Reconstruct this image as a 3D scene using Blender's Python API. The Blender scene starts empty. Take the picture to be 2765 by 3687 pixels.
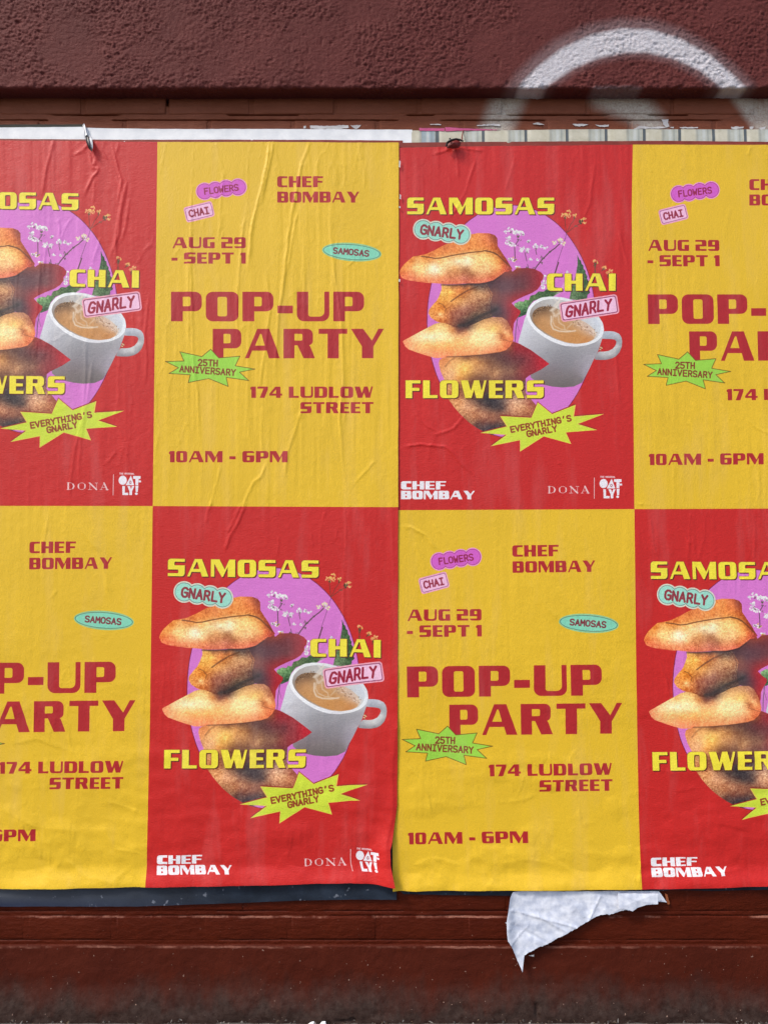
import bpy, math, random
import numpy as np
random.seed(7)
R = math.radians

# ------------------------------------------------------------------ camera, sky, sun, exposure
scn = bpy.context.scene
SW, SH, F = 2765.0, 3687.0, 2662.0          # size of the photograph and its focal length in pixels
PITCH = R(2.3)
DIST = 1.836
cp, sp_ = math.cos(PITCH), math.sin(PITCH)


def ray(px, py):
    xu = (np.asarray(px, float) - SW / 2) / F
    yu = -(np.asarray(py, float) - SH / 2) / F
    return xu, cp - sp_ * yu, sp_ + cp * yu


_rx, _ry, _rz = ray(0, 3668)
CAM_H = float(-DIST * _rz / _ry)


def S2W(px, py, yp=0.0):
    """measured photo position -> X, Z on the upright plane y = yp"""
    dx, dy, dz = ray(px, py)
    t = (yp + DIST) / dy
    return t * dx, CAM_H + t * dz


def W2S(x, z, y=0.0):
    d = y + DIST
    zz = z - CAM_H
    fz = d * cp + zz * sp_
    up = -d * sp_ + zz * cp
    return SW / 2 + F * x / fz, SH / 2 - F * up / fz


cam_d = bpy.data.cameras.new("camera")
cam = bpy.data.objects.new("camera", cam_d)
scn.collection.objects.link(cam)
cam.location = (0, -DIST, CAM_H)
cam.rotation_euler = (math.pi / 2 + PITCH, 0, 0)
cam_d.sensor_fit = 'VERTICAL'
cam_d.sensor_height = 36.0
cam_d.lens = 36.0 * F / SH
cam_d.clip_start = 0.05
cam_d.clip_end = 500
scn.camera = cam

SUN_EL, SUN_AZ = R(49), R(233)               # azimuth clockwise from +Y
world = bpy.data.worlds.new("World")
scn.world = world
world.use_nodes = True
wn = world.node_tree.nodes
wl = world.node_tree.links
sky = wn.new("ShaderNodeTexSky")
sky.sky_type = 'NISHITA'
sky.sun_disc = False
sky.sun_elevation = SUN_EL
sky.sun_rotation = SUN_AZ
sky.air_density = 1.0
sky.dust_density = 3.0
sky.ozone_density = 0.8
wn["Background"].inputs["Strength"].default_value = 0.12
wl.new(sky.outputs[0], wn["Background"].inputs["Color"])
sun_d = bpy.data.lights.new("sun", 'SUN')
sun_d.energy = 1.5
sun_d.angle = R(11)
sun_d.color = (1.0, 0.94, 0.86)
sun = bpy.data.objects.new("sun", sun_d)
scn.collection.objects.link(sun)
sun.rotation_euler = (math.pi / 2 - SUN_EL, 0, -SUN_AZ + math.pi)
scn.view_settings.view_transform = 'Standard'
scn.view_settings.look = 'None'
scn.view_settings.exposure = 0.78
scn.view_settings.gamma = 1.0
scn.view_settings.use_curve_mapping = False


# ------------------------------------------------------------------ helpers
def hash2(ix, iy, seed):
    n = (ix.astype(np.int64) * 374761393 + iy.astype(np.int64) * 668265263 + seed * 1442695041) & 0xFFFFFFFF
    n = ((n ^ (n >> 13)) * 1274126177) & 0xFFFFFFFF
    n = (n ^ (n >> 16)) & 0xFFFFFFFF
    return n / 4294967295.0


def vnoise(x, y, seed=0):
    x = np.asarray(x, float); y = np.asarray(y, float)
    ix = np.floor(x); iy = np.floor(y)
    fx = x - ix; fy = y - iy
    fx = fx * fx * fx * (fx * (fx * 6 - 15) + 10); fy = fy * fy * fy * (fy * (fy * 6 - 15) + 10)
    ix = ix.astype(np.int64); iy = iy.astype(np.int64)
    a = hash2(ix, iy, seed); b = hash2(ix + 1, iy, seed)
    c = hash2(ix, iy + 1, seed); d = hash2(ix + 1, iy + 1, seed)
    return (a * (1 - fx) + b * fx) * (1 - fy) + (c * (1 - fx) + d * fx) * fy


def fbm(x, y, seed=0, oct=4, g=0.5):
    s = 0; a = 1; t = 0
    for i in range(oct):
        s = s + a * vnoise(x * 2 ** i + 17.3 * i, y * 2 ** i + 9.1 * i, seed + i)
        t += a; a *= g
    return s / t


def sstep(a, b, x):
    t = np.clip((x - a) / (b - a), 0, 1)
    return t * t * (3 - 2 * t)


def s2l(c):
    return tuple(((v / 255.0) / 12.92 if v / 255.0 <= 0.04045 else ((v / 255.0 + 0.055) / 1.055) ** 2.4) for v in c)


def link(o, parent=None):
    scn.collection.objects.link(o)
    if parent is not None:
        o.parent = parent
    return o


def tag(o, label=None, cat=None, group=None, kind=None):
    if label: o["label"] = label
    if cat: o["category"] = cat
    if group: o["group"] = group
    if kind: o["kind"] = kind
    return o


def empty(name, loc=(0, 0, 0)):
    o = bpy.data.objects.new(name, None)
    o.empty_display_size = 0.1
    o.location = loc
    return link(o)


def np_mesh(name, co, faces, mat, parent=None, uv=None, smooth=True):
    """co (n,3), faces (m,4) or (m,3) arrays"""
    me = bpy.data.meshes.new(name)
    co = np.asarray(co, np.float32); faces = np.asarray(faces, np.int32)
    k = faces.shape[1]
    me.vertices.add(len(co)); me.vertices.foreach_set("co", co.ravel())
    me.loops.add(faces.size); me.loops.foreach_set("vertex_index", faces.ravel())
    me.polygons.add(len(faces))
    me.polygons.foreach_set("loop_start", np.arange(0, faces.size, k, dtype=np.int32))
    me.polygons.foreach_set("loop_total", np.full(len(faces), k, np.int32))
    me.update(calc_edges=True)
    me.polygons.foreach_set("use_smooth", np.full(len(faces), smooth, bool))
    if uv is not None:
        l = me.uv_layers.new(name="UVMap")
        l.data.foreach_set("uv", np.asarray(uv, np.float32)[faces.ravel()].ravel())
    if mat: me.materials.append(mat)
    o = bpy.data.objects.new(name, me)
    return link(o, parent)


def grid_faces(nx, ny):
    """vertex (j,i) -> j*nx+i ; faces wound to look along -Y when rows go downwards and i goes right"""
    j, i = np.meshgrid(np.arange(ny - 1), np.arange(nx - 1), indexing='ij')
    a = (j * nx + i).ravel()
    return np.stack([a, a + nx, a + nx + 1, a + 1], 1)


def py_mesh(name, verts, faces, mat, parent=None, smooth=False):
    me = bpy.data.meshes.new(name)
    me.from_pydata(verts, [], faces)
    me.update()
    if smooth:
        me.polygons.foreach_set("use_smooth", [True] * len(faces))
    if mat: me.materials.append(mat)
    return link(bpy.data.objects.new(name, me), parent)


# ------------------------------------------------------------------ materials
def new_mat(name):
    m = bpy.data.materials.new(name)
    m.use_nodes = True
    nt = m.node_tree
    return m, nt, nt.nodes["Principled BSDF"]


def N(nt, t, **kw):
    n = nt.nodes.new(t)
    for k, v in kw.items():
        setattr(n, k, v)
    return n


def noise(nt, vec, scale, detail=4, rough=0.55):
    n = N(nt, "ShaderNodeTexNoise")
    n.inputs["Scale"].default_value = scale
    n.inputs["Detail"].default_value = detail
    n.inputs["Roughness"].default_value = rough
    if vec is not None: nt.links.new(vec, n.inputs["Vector"])
    return n.outputs["Fac"]


def ramp(nt, fac, p0, c0, p1, c1):
    r = N(nt, "ShaderNodeValToRGB")
    r.color_ramp.elements[0].position = p0
    r.color_ramp.elements[1].position = p1
    r.color_ramp.elements[0].color = (*c0, 1) if len(c0) == 3 else c0
    r.color_ramp.elements[1].color = (*c1, 1) if len(c1) == 3 else c1
    nt.links.new(fac, r.inputs[0])
    return r.outputs[0]


def mix(nt, fac, a, b, mode='MIX'):
    m = N(nt, "ShaderNodeMixRGB", blend_type=mode)
    for i, v in ((0, fac), (1, a), (2, b)):
        if isinstance(v, (int, float)): m.inputs[i].default_value = v
        elif isinstance(v, tuple): m.inputs[i].default_value = (*v, 1)
        else: nt.links.new(v, m.inputs[i])
    return m.outputs[0]


def mth(nt, op, a, b=None, c=None):
    m = N(nt, "ShaderNodeMath", operation=op)
    for i, v in ((0, a), (1, b), (2, c)):
        if v is None: continue
        if isinstance(v, (int, float)): m.inputs[i].default_value = v
        else: nt.links.new(v, m.inputs[i])
    return m.outputs[0]


def bump(nt, h, strength, dist, bsdf, prev=None):
    b = N(nt, "ShaderNodeBump")
    b.inputs["Strength"].default_value = strength
    b.inputs["Distance"].default_value = dist
    nt.links.new(h, b.inputs["Height"])
    if prev is not None: nt.links.new(prev, b.inputs["Normal"])
    nt.links.new(b.outputs[0], bsdf.inputs["Normal"])
    return b.outputs[0]


def pos(nt):
    return N(nt, "ShaderNodeNewGeometry").outputs["Position"]


BR_W = 1024


def make_image(name, arr):
    """arr (h,w,3 or 4) row 0 at the top, display values 0..1"""
    h, w = arr.shape[:2]
    im = bpy.data.images.new(name, w, h, alpha=False, float_buffer=False)
    full = np.ones((h, w, 4), np.float32)
    full[:, :, :arr.shape[2]] = arr
    im.pixels.foreach_set(np.ascontiguousarray(full[::-1]).ravel())
    im.update()
    im.pack()
    return im


# ------------------------------------------------------------------ sprayed ring (mask over the top of the wall)
SPX0, SPX1, SPZ0, SPZ1 = -0.2, 1.25, 0.0, 0.0
SPZ1 = float(S2W(1400, -60, 0)[1]); SPZ0 = float(S2W(1400, 500, 0)[1])


def cap_mask(X, Y, pts, soft_in, soft_out):
    """pts (x, y, r); distance relative to radius"""
    best = np.full(X.shape, 1e9)
    for (x0, y0, r0), (x1, y1, r1) in zip(pts[:-1], pts[1:]):
        dx, dy = x1 - x0, y1 - y0
        t = np.clip(((X - x0) * dx + (Y - y0) * dy) / (dx * dx + dy * dy), 0, 1)
        d = np.hypot(X - x0 - t * dx, Y - y0 - t * dy) - (r0 + (r1 - r0) * t)
        best = np.minimum(best, d)
    return 1 - sstep(-soft_in, soft_out, best)


def spray_image():
    w, h = 1160, 400
    X, Z = np.meshgrid(np.linspace(SPX0, SPX1, w), np.linspace(SPZ1, SPZ0, h))
    sx, sy = W2S(X, Z, -0.04)
    arc = [(1880, 350, 34), (1908, 318, 38), (1962, 270, 42), (2040, 214, 45), (2140, 170, 47), (2240, 150, 47), (2330, 151, 45),
           (2430, 176, 41), (2530, 228, 37), (2610, 292, 34), (2668, 345, 32)]
    m1 = cap_mask(sx, sy, arc, 16, 10)
    over = cap_mask(sx + 6, sy + 10, arc, 4, 44) * 0.15          # overspray, drifting up and left
    m1 = np.maximum(m1 * 0.93, over)
    m1 = np.maximum(m1, 0.45 * cap_mask(sx, sy, [(2150, 346, 12), (2290, 350, 14)], 6, 30))
    m1 = m1 * (0.86 + 0.28 * fbm(sx / 9, sy / 9, 4, 3))
    bx, by = W2S(X, Z, 0.0)
    l = cap_mask(bx, by, [(1838, 335, 48), (1812, 400, 46), (1782, 480, 44)], 26, 40)
    c = cap_mask(bx, by, [(2170, 350, 34), (2235, 372, 46), (2300, 400, 46), (2345, 450, 40)], 30, 40) * 1.0
    c = c * (1 - 0.65 * cap_mask(bx, by, [(2140, 470, 40), (2225, 460, 24)], 10, 40))
    r = cap_mask(bx, by, [(2670, 340, 34), (2716, 400, 34), (2775, 480, 40)], 14, 26) * 0.95
    rr_ = cap_mask(bx, by, [(2780, 340, 22), (2770, 470, 50)], 10, 30) * 0.8
    m2 = np.clip(np.maximum.reduce([l, c, r, rr_]), 0, 1) * (0.72 + 0.4 * fbm(bx / 14, by / 10, 14, 3))
    im = make_image("spray_mask", np.stack([np.clip(m1, 0, 1), np.clip(m2, 0, 1), np.zeros_like(m1)], 2))
    im.colorspace_settings.name = 'Non-Color'
    return im


SPRAY = spray_image()


def spray_factor(nt, channel):
    sep = N(nt, "ShaderNodeSeparateXYZ")
    nt.links.new(pos(nt), sep.inputs[0])
    u = mth(nt, 'DIVIDE', mth(nt, 'SUBTRACT', sep.outputs[0], SPX0), SPX1 - SPX0)
    v = mth(nt, 'DIVIDE', mth(nt, 'SUBTRACT', sep.outputs[2], SPZ0), SPZ1 - SPZ0)
    comb = N(nt, "ShaderNodeCombineXYZ")
    nt.links.new(u, comb.inputs[0]); nt.links.new(v, comb.inputs[1])
    t = N(nt, "ShaderNodeTexImage", image=SPRAY, extension='CLIP')
    nt.links.new(comb.outputs[0], t.inputs[0])
    s = N(nt, "ShaderNodeSeparateColor")
    nt.links.new(t.outputs[0], s.inputs[0])
    return s.outputs[channel]


def stucco_mat():
    m, nt, b = new_mat("painted_stucco")
    p = pos(nt)
    base = ramp(nt, noise(nt, p, 9, 5), 0.3, s2l((86, 40, 38)), 0.72, s2l((100, 50, 47)))
    base = mix(nt, mth(nt, 'MULTIPLY', ramp(nt, noise(nt, p, 150, 3), 0.42, (0, 0, 0), 0.75, (1, 1, 1)), 0.35), base, s2l((100, 54, 51)))
    speck = ramp(nt, noise(nt, p, 420, 1), 0.79, (0, 0, 0), 0.82, (1, 1, 1))
    base = mix(nt, mth(nt, 'MULTIPLY', speck, 0.5), base, s2l((150, 120, 110)))
    f = spray_factor(nt, 0)
    f = mth(nt, 'MULTIPLY', f, ramp(nt, noise(nt, p, 380, 3, 0.7), 0.28, (0.7, 0.7, 0.7), 0.5, (1, 1, 1)))
    col = mix(nt, f, base, s2l((202, 200, 206)))
    nt.links.new(col, b.inputs["Base Color"])
    b.inputs["Roughness"].default_value = 0.6
    b.inputs["Specular IOR Level"].default_value = 0.10
    bump(nt, noise(nt, p, 300, 5, 0.6), 0.6, 0.0026, b)
    return m


def brick_mat(name, c0, c1, spray):
    m, nt, b = new_mat(name)
    p = pos(nt)
    base = ramp(nt, noise(nt, p, 7, 5), 0.3, s2l(c0), 0.7, s2l(c1))
    st = N(nt, "ShaderNodeMapping")
    st.inputs["Scale"].default_value = (6, 6, 40)
    nt.links.new(p, st.inputs[0])
    base = mix(nt, mth(nt, 'MULTIPLY', ramp(nt, noise(nt, st.outputs[0], 3, 4), 0.5, (0, 0, 0), 0.8, (1, 1, 1)), 0.25), base, s2l(tuple(v * 1.25 for v in c1)))
    speck = ramp(nt, noise(nt, p, 190, 1), 0.785, (0, 0, 0), 0.80, (1, 1, 1))
    base = mix(nt, mth(nt, 'MULTIPLY', speck, 0.55), base, s2l((165, 120, 105)))
    if spray:
        f = mth(nt, 'MULTIPLY', spray_factor(nt, 1), ramp(nt, noise(nt, p, 260, 3), 0.3, (0.6, 0.6, 0.6), 0.6, (1, 1, 1)))
        base = mix(nt, f, base, s2l((196, 188, 176)))
    nt.links.new(base, b.inputs["Base Color"])
    if not spray:      # painted highlight: pale broken streaks where the bed-joint ledges catch the light
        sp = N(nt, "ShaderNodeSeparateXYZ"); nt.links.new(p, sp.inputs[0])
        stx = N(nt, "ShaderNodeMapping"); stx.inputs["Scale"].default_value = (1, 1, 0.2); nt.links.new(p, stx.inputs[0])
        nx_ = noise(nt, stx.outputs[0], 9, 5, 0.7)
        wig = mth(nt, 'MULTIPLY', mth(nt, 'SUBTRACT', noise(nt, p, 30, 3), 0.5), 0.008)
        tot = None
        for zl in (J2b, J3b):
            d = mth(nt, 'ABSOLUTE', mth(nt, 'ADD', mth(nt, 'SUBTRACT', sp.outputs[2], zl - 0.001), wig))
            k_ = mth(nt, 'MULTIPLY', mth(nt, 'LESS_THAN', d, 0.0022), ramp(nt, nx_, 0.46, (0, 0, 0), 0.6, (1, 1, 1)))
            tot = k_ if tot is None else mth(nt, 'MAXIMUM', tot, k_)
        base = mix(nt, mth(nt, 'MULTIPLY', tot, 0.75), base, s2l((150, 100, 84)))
    nt.links.new(base, b.inputs["Base Color"])
    b.inputs["Roughness"].default_value = 0.55
    b.inputs["Specular IOR Level"].default_value = 0.15 if spray else 0.12
    st2 = N(nt, "ShaderNodeMapping")
    st2.inputs["Scale"].default_value = (1, 1, 2.2)
    nt.links.new(p, st2.inputs[0])
    n1 = bump(nt, noise(nt, st2.outputs[0], 42, 5, 0.6), 0.5, 0.006, b)
    bump(nt, noise(nt, p, 320, 3), 0.3, 0.0015, b, n1)
    return m


def plinth_mat():
    m, nt, b = new_mat("grimy_plinth_paint")
    p = pos(nt)
    sep = N(nt, "ShaderNodeSeparateXYZ"); nt.links.new(p, sep.inputs[0])
    paint = ramp(nt, noise(nt, p, 7, 5), 0.3, s2l((68, 21, 8)), 0.7, s2l((80, 28, 13)))
    # street grime thrown up from the pavement: its ragged tide line lies about 10-14 cm up
    st = N(nt, "ShaderNodeMapping"); st.inputs["Scale"].default_value = (1, 1, 0.35); nt.links.new(p, st.inputs[0])
    n = noise(nt, st.outputs[0], 14, 6, 0.65)
    h = mth(nt, 'ADD', sep.outputs[2], mth(nt, 'MULTIPLY', mth(nt, 'SUBTRACT', n, 0.5), 0.16))
    g = mth(nt, 'SUBTRACT', 1.0, mth(nt, 'DIVIDE', mth(nt, 'SUBTRACT', h, 0.025), 0.085))
    g = N(nt, "ShaderNodeClamp").inputs and g
    cl = N(nt, "ShaderNodeClamp"); nt.links.new(g, cl.inputs[0])
    grime = ramp(nt, noise(nt, p, 55, 5, 0.7), 0.35, s2l((38, 27, 23)), 0.72, s2l((66, 55, 50)))
    col = mix(nt, mth(nt, 'MULTIPLY', cl.outputs[0], 0.9), paint, grime)
    speck = ramp(nt, noise(nt, p, 150, 1), 0.765, (0, 0, 0), 0.79, (1, 1, 1))
    col = mix(nt, mth(nt, 'MULTIPLY', speck, 0.65), col, s2l((170, 140, 125)))
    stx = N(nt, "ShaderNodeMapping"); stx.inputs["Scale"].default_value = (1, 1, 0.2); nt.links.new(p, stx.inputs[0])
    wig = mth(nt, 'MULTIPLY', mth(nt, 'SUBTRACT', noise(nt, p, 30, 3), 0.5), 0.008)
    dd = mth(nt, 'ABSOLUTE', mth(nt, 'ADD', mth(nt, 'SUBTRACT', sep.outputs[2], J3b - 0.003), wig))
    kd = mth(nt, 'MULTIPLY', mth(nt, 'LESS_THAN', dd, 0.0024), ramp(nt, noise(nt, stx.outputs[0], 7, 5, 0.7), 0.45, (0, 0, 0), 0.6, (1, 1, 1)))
    col = mix(nt, mth(nt, 'MULTIPLY', kd, 0.6), col, s2l((160, 108, 92)))  # lit edge of the plinth's top ledge, painted as a broken pale streak
    nt.links.new(col, b.inputs["Base Color"])
    b.inputs["Roughness"].default_value = 0.7
    b.inputs["Specular IOR Level"].default_value = 0.15
    n1 = bump(nt, noise(nt, p, 30, 6, 0.6), 0.45, 0.008, b)
    bump(nt, noise(nt, p, 300, 3), 0.4, 0.002, b, n1)
    return m


def simple_mat(name, c, rough=0.7, spec=0.3, var=0.12, scale=25, bs=0.2, bd=0.002, bscale=90, c2=None):
    m, nt, b = new_mat(name)
    p = pos(nt)
    a = s2l(c)
    hi = s2l(c2) if c2 else tuple(min(1, v * (1 + var)) for v in a)
    lo = a if c2 else tuple(v * (1 - var) for v in a)
    nt.links.new(ramp(nt, noise(nt, p, scale, 5), 0.35, lo, 0.65, hi), b.inputs["Base Color"])
    b.inputs["Roughness"].default_value = rough
    b.inputs["Specular IOR Level"].default_value = spec
    bump(nt, noise(nt, p, bscale, 4), bs, bd, b)
    return m


Zf = lambda py: float(S2W(1400, py, 0)[1])
J2b, J3b = Zf(3300), Zf(3403)
M_STUCCO = stucco_mat()
M_BRICK_UP = brick_mat("painted_brick_brown", (122, 66, 44), (134, 78, 58), True)
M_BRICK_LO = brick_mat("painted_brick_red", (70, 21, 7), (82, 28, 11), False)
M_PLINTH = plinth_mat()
M_CORE = simple_mat("wall_core", (70, 40, 34), 0.9)
M_GROUND = simple_mat("road_asphalt", (78, 76, 75), 0.9, 0.2, 0.2, 8, 0.4, 0.004, 60)
M_PAVE = simple_mat("pavement_concrete", (92, 88, 86), 0.9, 0.2, 0.2, 12, 0.5, 0.004, 80)

# ------------------------------------------------------------------ the wall
wall = empty("wall", (0, 0, 0))
tag(wall, "painted brown brick wall with a rough stucco band across its top", "wall", kind="structure")

# the band stands proud of the brickwork: find by how much from the two edges seen in the photo
Z_LINT = float(S2W(1400, 355, 0)[1])
lo_, hi_ = 0.0, 0.12
for _ in range(40):
    mid_ = (lo_ + hi_) / 2
    if float(S2W(1400, 317, -mid_)[1]) < Z_LINT: hi_ = mid_
    else: lo_ = mid_
PROUD = (lo_ + hi_) / 2
ZTOP_FINE = float(S2W(1400, -120, -PROUD)[1])


def build_band():
    step = 0.0021
    x = np.arange(-1.30, 1.30, step)
    face = np.arange(ZTOP_FINE, Z_LINT + 0.006, -step)
    prof = [(-PROUD, z, 0.0, -1.0, 0.0) for z in face]
    for k in range(1, 5):
        a = k / 5 * math.pi / 2
        prof.append((-PROUD + 0.006 * (1 - math.cos(a)), Z_LINT + 0.006 * (1 - math.sin(a)), 0, -math.cos(a), -math.sin(a)))
    for yy in np.arange(-PROUD + 0.006, 0.02, 0.0024):
        prof.append((yy, Z_LINT, 0, 0, -1.0))
    P = np.array(prof)
    arc = np.concatenate([[0], np.cumsum(np.hypot(np.diff(P[:, 0]), np.diff(P[:, 1])))])
    X, A = np.meshgrid(x, arc)
    Y = np.repeat(P[:, 0][:, None], len(x), 1); Z = np.repeat(P[:, 1][:, None], len(x), 1)
    NY = np.repeat(P[:, 3][:, None], len(x), 1); NZ = np.repeat(P[:, 4][:, None], len(x), 1)
    wx = X + 0.004 * vnoise(X / .02, A / .02, 51); wa = A + 0.004 * vnoise(X / .02, A / .02, 52)
    n1 = fbm(wx / 0.0082, wa / 0.0060, 3, 3, 0.6)
    lumps = np.clip((n1 - .25) / .45, 0, 1) ** 0.8
    n2 = fbm(wx / 0.0046, wa / 0.0042, 8, 2)
    cover = 0.30 + 0.70 * sstep(0.36, 0.58, fbm(X / 0.13, A / 0.11, 21, 3))
    H = cover * (0.0024 * lumps + 0.0032 * (n2 - 0.5)) + 0.004 * (fbm(X / .22, A / .22, 31, 2) - .5)
    pits = sstep(0.80, 0.90, vnoise(X / 0.011, A / 0.011, 77)) * sstep(.55, .7, vnoise(X / .05, A / .05, 78))
    H -= 0.0015 * pits
    edge = np.exp(-((A - arc[len(face)]) / 0.009) ** 2)
    H += edge * (0.009 * (fbm(X / 0.02, A / 0.02, 61, 3) - 0.5))
    H *= np.where(NZ < -0.9, 0.7, 1.0)
    co = np.stack([X, Y + NY * H, Z + NZ * H], 2).reshape(-1, 3)
    np_mesh("stucco_band", co, grid_faces(len(x), len(arc)), M_STUCCO, wall)


build_band()


def box(name, x0, x1, y0, y1, z0, z1, mat, parent=None, smooth=False):
    v = [(x0, y0, z0), (x1, y0, z0), (x1, y1, z0), (x0, y1, z0), (x0, y0, z1), (x1, y0, z1), (x1, y1, z1), (x0, y1, z1)]
    f = [(0, 3, 2, 1), (4, 5, 6, 7), (0, 1, 5, 4), (1, 2, 6, 5), (2, 3, 7, 6), (3, 0, 4, 7)]
    return py_mesh(name, v, f, mat, parent)


box("upper_wall", -6, 6, -PROUD - 0.0005, 0.3, ZTOP_FINE - 0.004, 4.6, M_STUCCO, wall)
box("core", -6, 6, 0.02, 0.3, -0.05, ZTOP_FINE - 0.01, M_CORE, wall)
for sx in (-1, 1):
    a, b_ = sorted((sx * 1.295, sx * 6))
    box("stucco_band", a, b_, -PROUD, 0.02, Z_LINT, ZTOP_FINE - 0.0045, M_STUCCO, wall)

# brick courses: joint edges measured at the two strips that the posters leave free
Zf = lambda py: float(S2W(1400, py, 0)[1])
J1a, J1b = Zf(411), Zf(434)           # bed joint above the posters
J2a, J2b = Zf(3278), Zf(3300)         # bed joints below the posters
J3a, J3b = Zf(3382), Zf(3403)
BH = J2b - J3a
COURSES = [(J1a, J1a + 0.060, 0.0, True, 300), (J1b - 0.060, J1b, 0.5, True, 300),
           (J2a, J2a + BH, 0.5, False, 250), (J3a, J2b, 0.0, False, 96)]
PITCHX = 0.2135
HEAD = 0.0095


def brick_mesh(w, h, seed, top_crisp=False):
    """bevelled front with worn, wavy arrises; 4 rings of 10 points"""
    rnd = random.Random(seed)
    nx = 7
    def ring(inset, y, jit):
        pts = []
        for k in range(nx):
            pts.append((inset + (w - 2 * inset) * k / (nx - 1), y, inset + rnd.uniform(-jit, jit)))
        for k in range(nx):
            pts.append((w - inset - (w - 2 * inset) * k / (nx - 1), y, h - inset + rnd.uniform(-jit, jit)))
        return pts
    n = 2 * nx
    v = ring(0.0, 0.012, 0.0) + ring(0.0003, 0.0012, 0.0006) + ring(0.0020, 0.0001, 0.0008) + ring(0.005, -0.0004, 0.0006)
    f = []
    for r_ in range(3):
        for k in range(n):
            a = r_ * n + k; b2 = r_ * n + (k + 1) % n
            f.append((a, b2, b2 + n, a + n))
    o = 3 * n
    for k in range(nx - 1):
        f.append((o + k, o + k + 1, o + n - 2 - k, o + n - 1 - k))
    return v, f


brick_lib = {}
bi = 0
for z0, z1, off, up, jx in COURSES:
    x_ref = float(S2W(jx, 400 if up else 3340, 0)[0])
    k0 = int(math.floor((-1.25 - x_ref) / PITCHX)) - 1
    if up and off: x_ref += PITCHX / 2
    if (not up) and off: x_ref += 0.0
    for k in range(k0, k0 + 15):
        x0 = x_ref + k * PITCHX + HEAD / 2
        hgt = z1 - z0
        key = (round(hgt, 4), bi % 5)
        if key not in brick_lib:
            v, f = brick_mesh(PITCHX - HEAD, hgt, bi + 11)
            me = bpy.data.meshes.new("brick")
            me.from_pydata(v, [], f); me.update()
            me.polygons.foreach_set("use_smooth", [True] * len(f))
            me.materials.append(M_BRICK_UP if up else M_BRICK_LO)
            brick_lib[key] = me
        o = bpy.data.objects.new("brick", brick_lib[key])
        o.location = (x0 + random.uniform(-.001, .001), random.uniform(-0.0009, 0.0009), z0)
        o.rotation_euler = (random.uniform(-.008, .008), random.uniform(-.002, .002), random.uniform(-.004, .004))
        link(o, wall)
        bi += 1


def joint_zone(zlo, zhi, lines, mat, seed, hole=None, beds=None):
    """mortar skin with hairline cracks along the brick edges; real grooves"""
    x = np.arange(-1.35, 1.36, 0.0026)
    z = np.arange(zhi, zlo, -0.0009)
    X, Z = np.meshgrid(x, z)
    Y = (0.0001 if beds else 0.0014) + 0.0012 * (fbm(X / .03, Z / .012, seed, 3) - .5)
    for zl, side in lines:
        bed = (Z < max(l_[0] for l_ in lines)) & (Z > min(l_[0] for l_ in lines))
        zz = zl + side * 0.0015 + 0.0016 * (fbm(X / .035, X * 0, seed + int(abs(zl) * 1000) % 91, 3) - .5)
        m = sstep(0.42, 0.55, vnoise(X / .09, X * 0 + 3, seed + int(abs(zl) * 3000) % 77)) * (0.4 if beds else 1.0)
        Y += 0.009 * np.exp(-((Z - zz) / 0.0014) ** 2) * m
        Y -= 0.0004 * np.exp(-((Z - zz - side * 0.004) / 0.003) ** 2)
    for za, zb in (beds or ()):
        m = sstep(za - .001, za + .002, Z) * (1 - sstep(zb - .002, zb + .001, Z))
        Y += m * (0.0010 + 0.0010 * (fbm(X / .06, Z / .02, seed + 50, 3) - .5))
    if hole:
        hx, hz, hw, hh = hole
        Y += 0.017 * (1 - sstep(hw * .8, hw, np.abs(X - hx))) * (1 - sstep(hh * .8, hh, np.abs(Z - hz)))
    np_mesh("mortar", np.stack([X, Y, Z], 2).reshape(-1, 3), grid_faces(len(x), len(z)), mat, wall)


hx_, hz_ = [float(q) for q in S2W(600, 366, 0)]
joint_zone(J1b - 0.055, Z_LINT + 0.004, [(J1a, -1), (J1b, 1)], M_BRICK_UP, 5, (hx_, hz_, 0.0085, 0.012))
joint_zone(J3b - 0.003, J2a + BH, [(J2a, -1), (J2b, 1), (J3a, -1)], M_BRICK_LO, 9, beds=[(J2a, J2b) if J2a < J2b else (J2b, J2a), (min(J3a, J3b), max(J3a, J3b))])
box("mortar", -6, 6, 0.004, 0.0195, J2a + BH - 0.004, J1b - 0.05, M_BRICK_LO, wall)
# outside the photograph the same courses go on as one joined piece per side
for sx in (-1, 1):
    V, Fc = [], []
    zrow = J3a
    row = 0
    while zrow < Z_LINT - 0.03:
        for k in range(16):
            x0 = sx * (1.47 + 0.2135 * k) + (0.107 if row % 2 else 0) - (0.2 if sx < 0 else 0)
            o = len(V)
            w_, h_ = 0.204, 0.057
            V += [(x0, 0.012, zrow), (x0 + w_, 0.012, zrow), (x0 + w_, 0.012, zrow + h_), (x0, 0.012, zrow + h_),
                  (x0 + .003, 0, zrow + .003), (x0 + w_ - .003, 0, zrow + .003), (x0 + w_ - .003, 0, zrow + h_ - .003), (x0 + .003, 0, zrow + h_ - .003)]
            Fc += [(o + 4, o + 5, o + 6, o + 7), (o, o + 1, o + 5, o + 4), (o + 1, o + 2, o + 6, o + 5), (o + 2, o + 3, o + 7, o + 6), (o + 3, o, o + 4, o + 7)]
        zrow += 0.0735; row += 1
    tag(py_mesh("brickwork", V, Fc, M_BRICK_LO, wall), kind="stuff")


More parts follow.
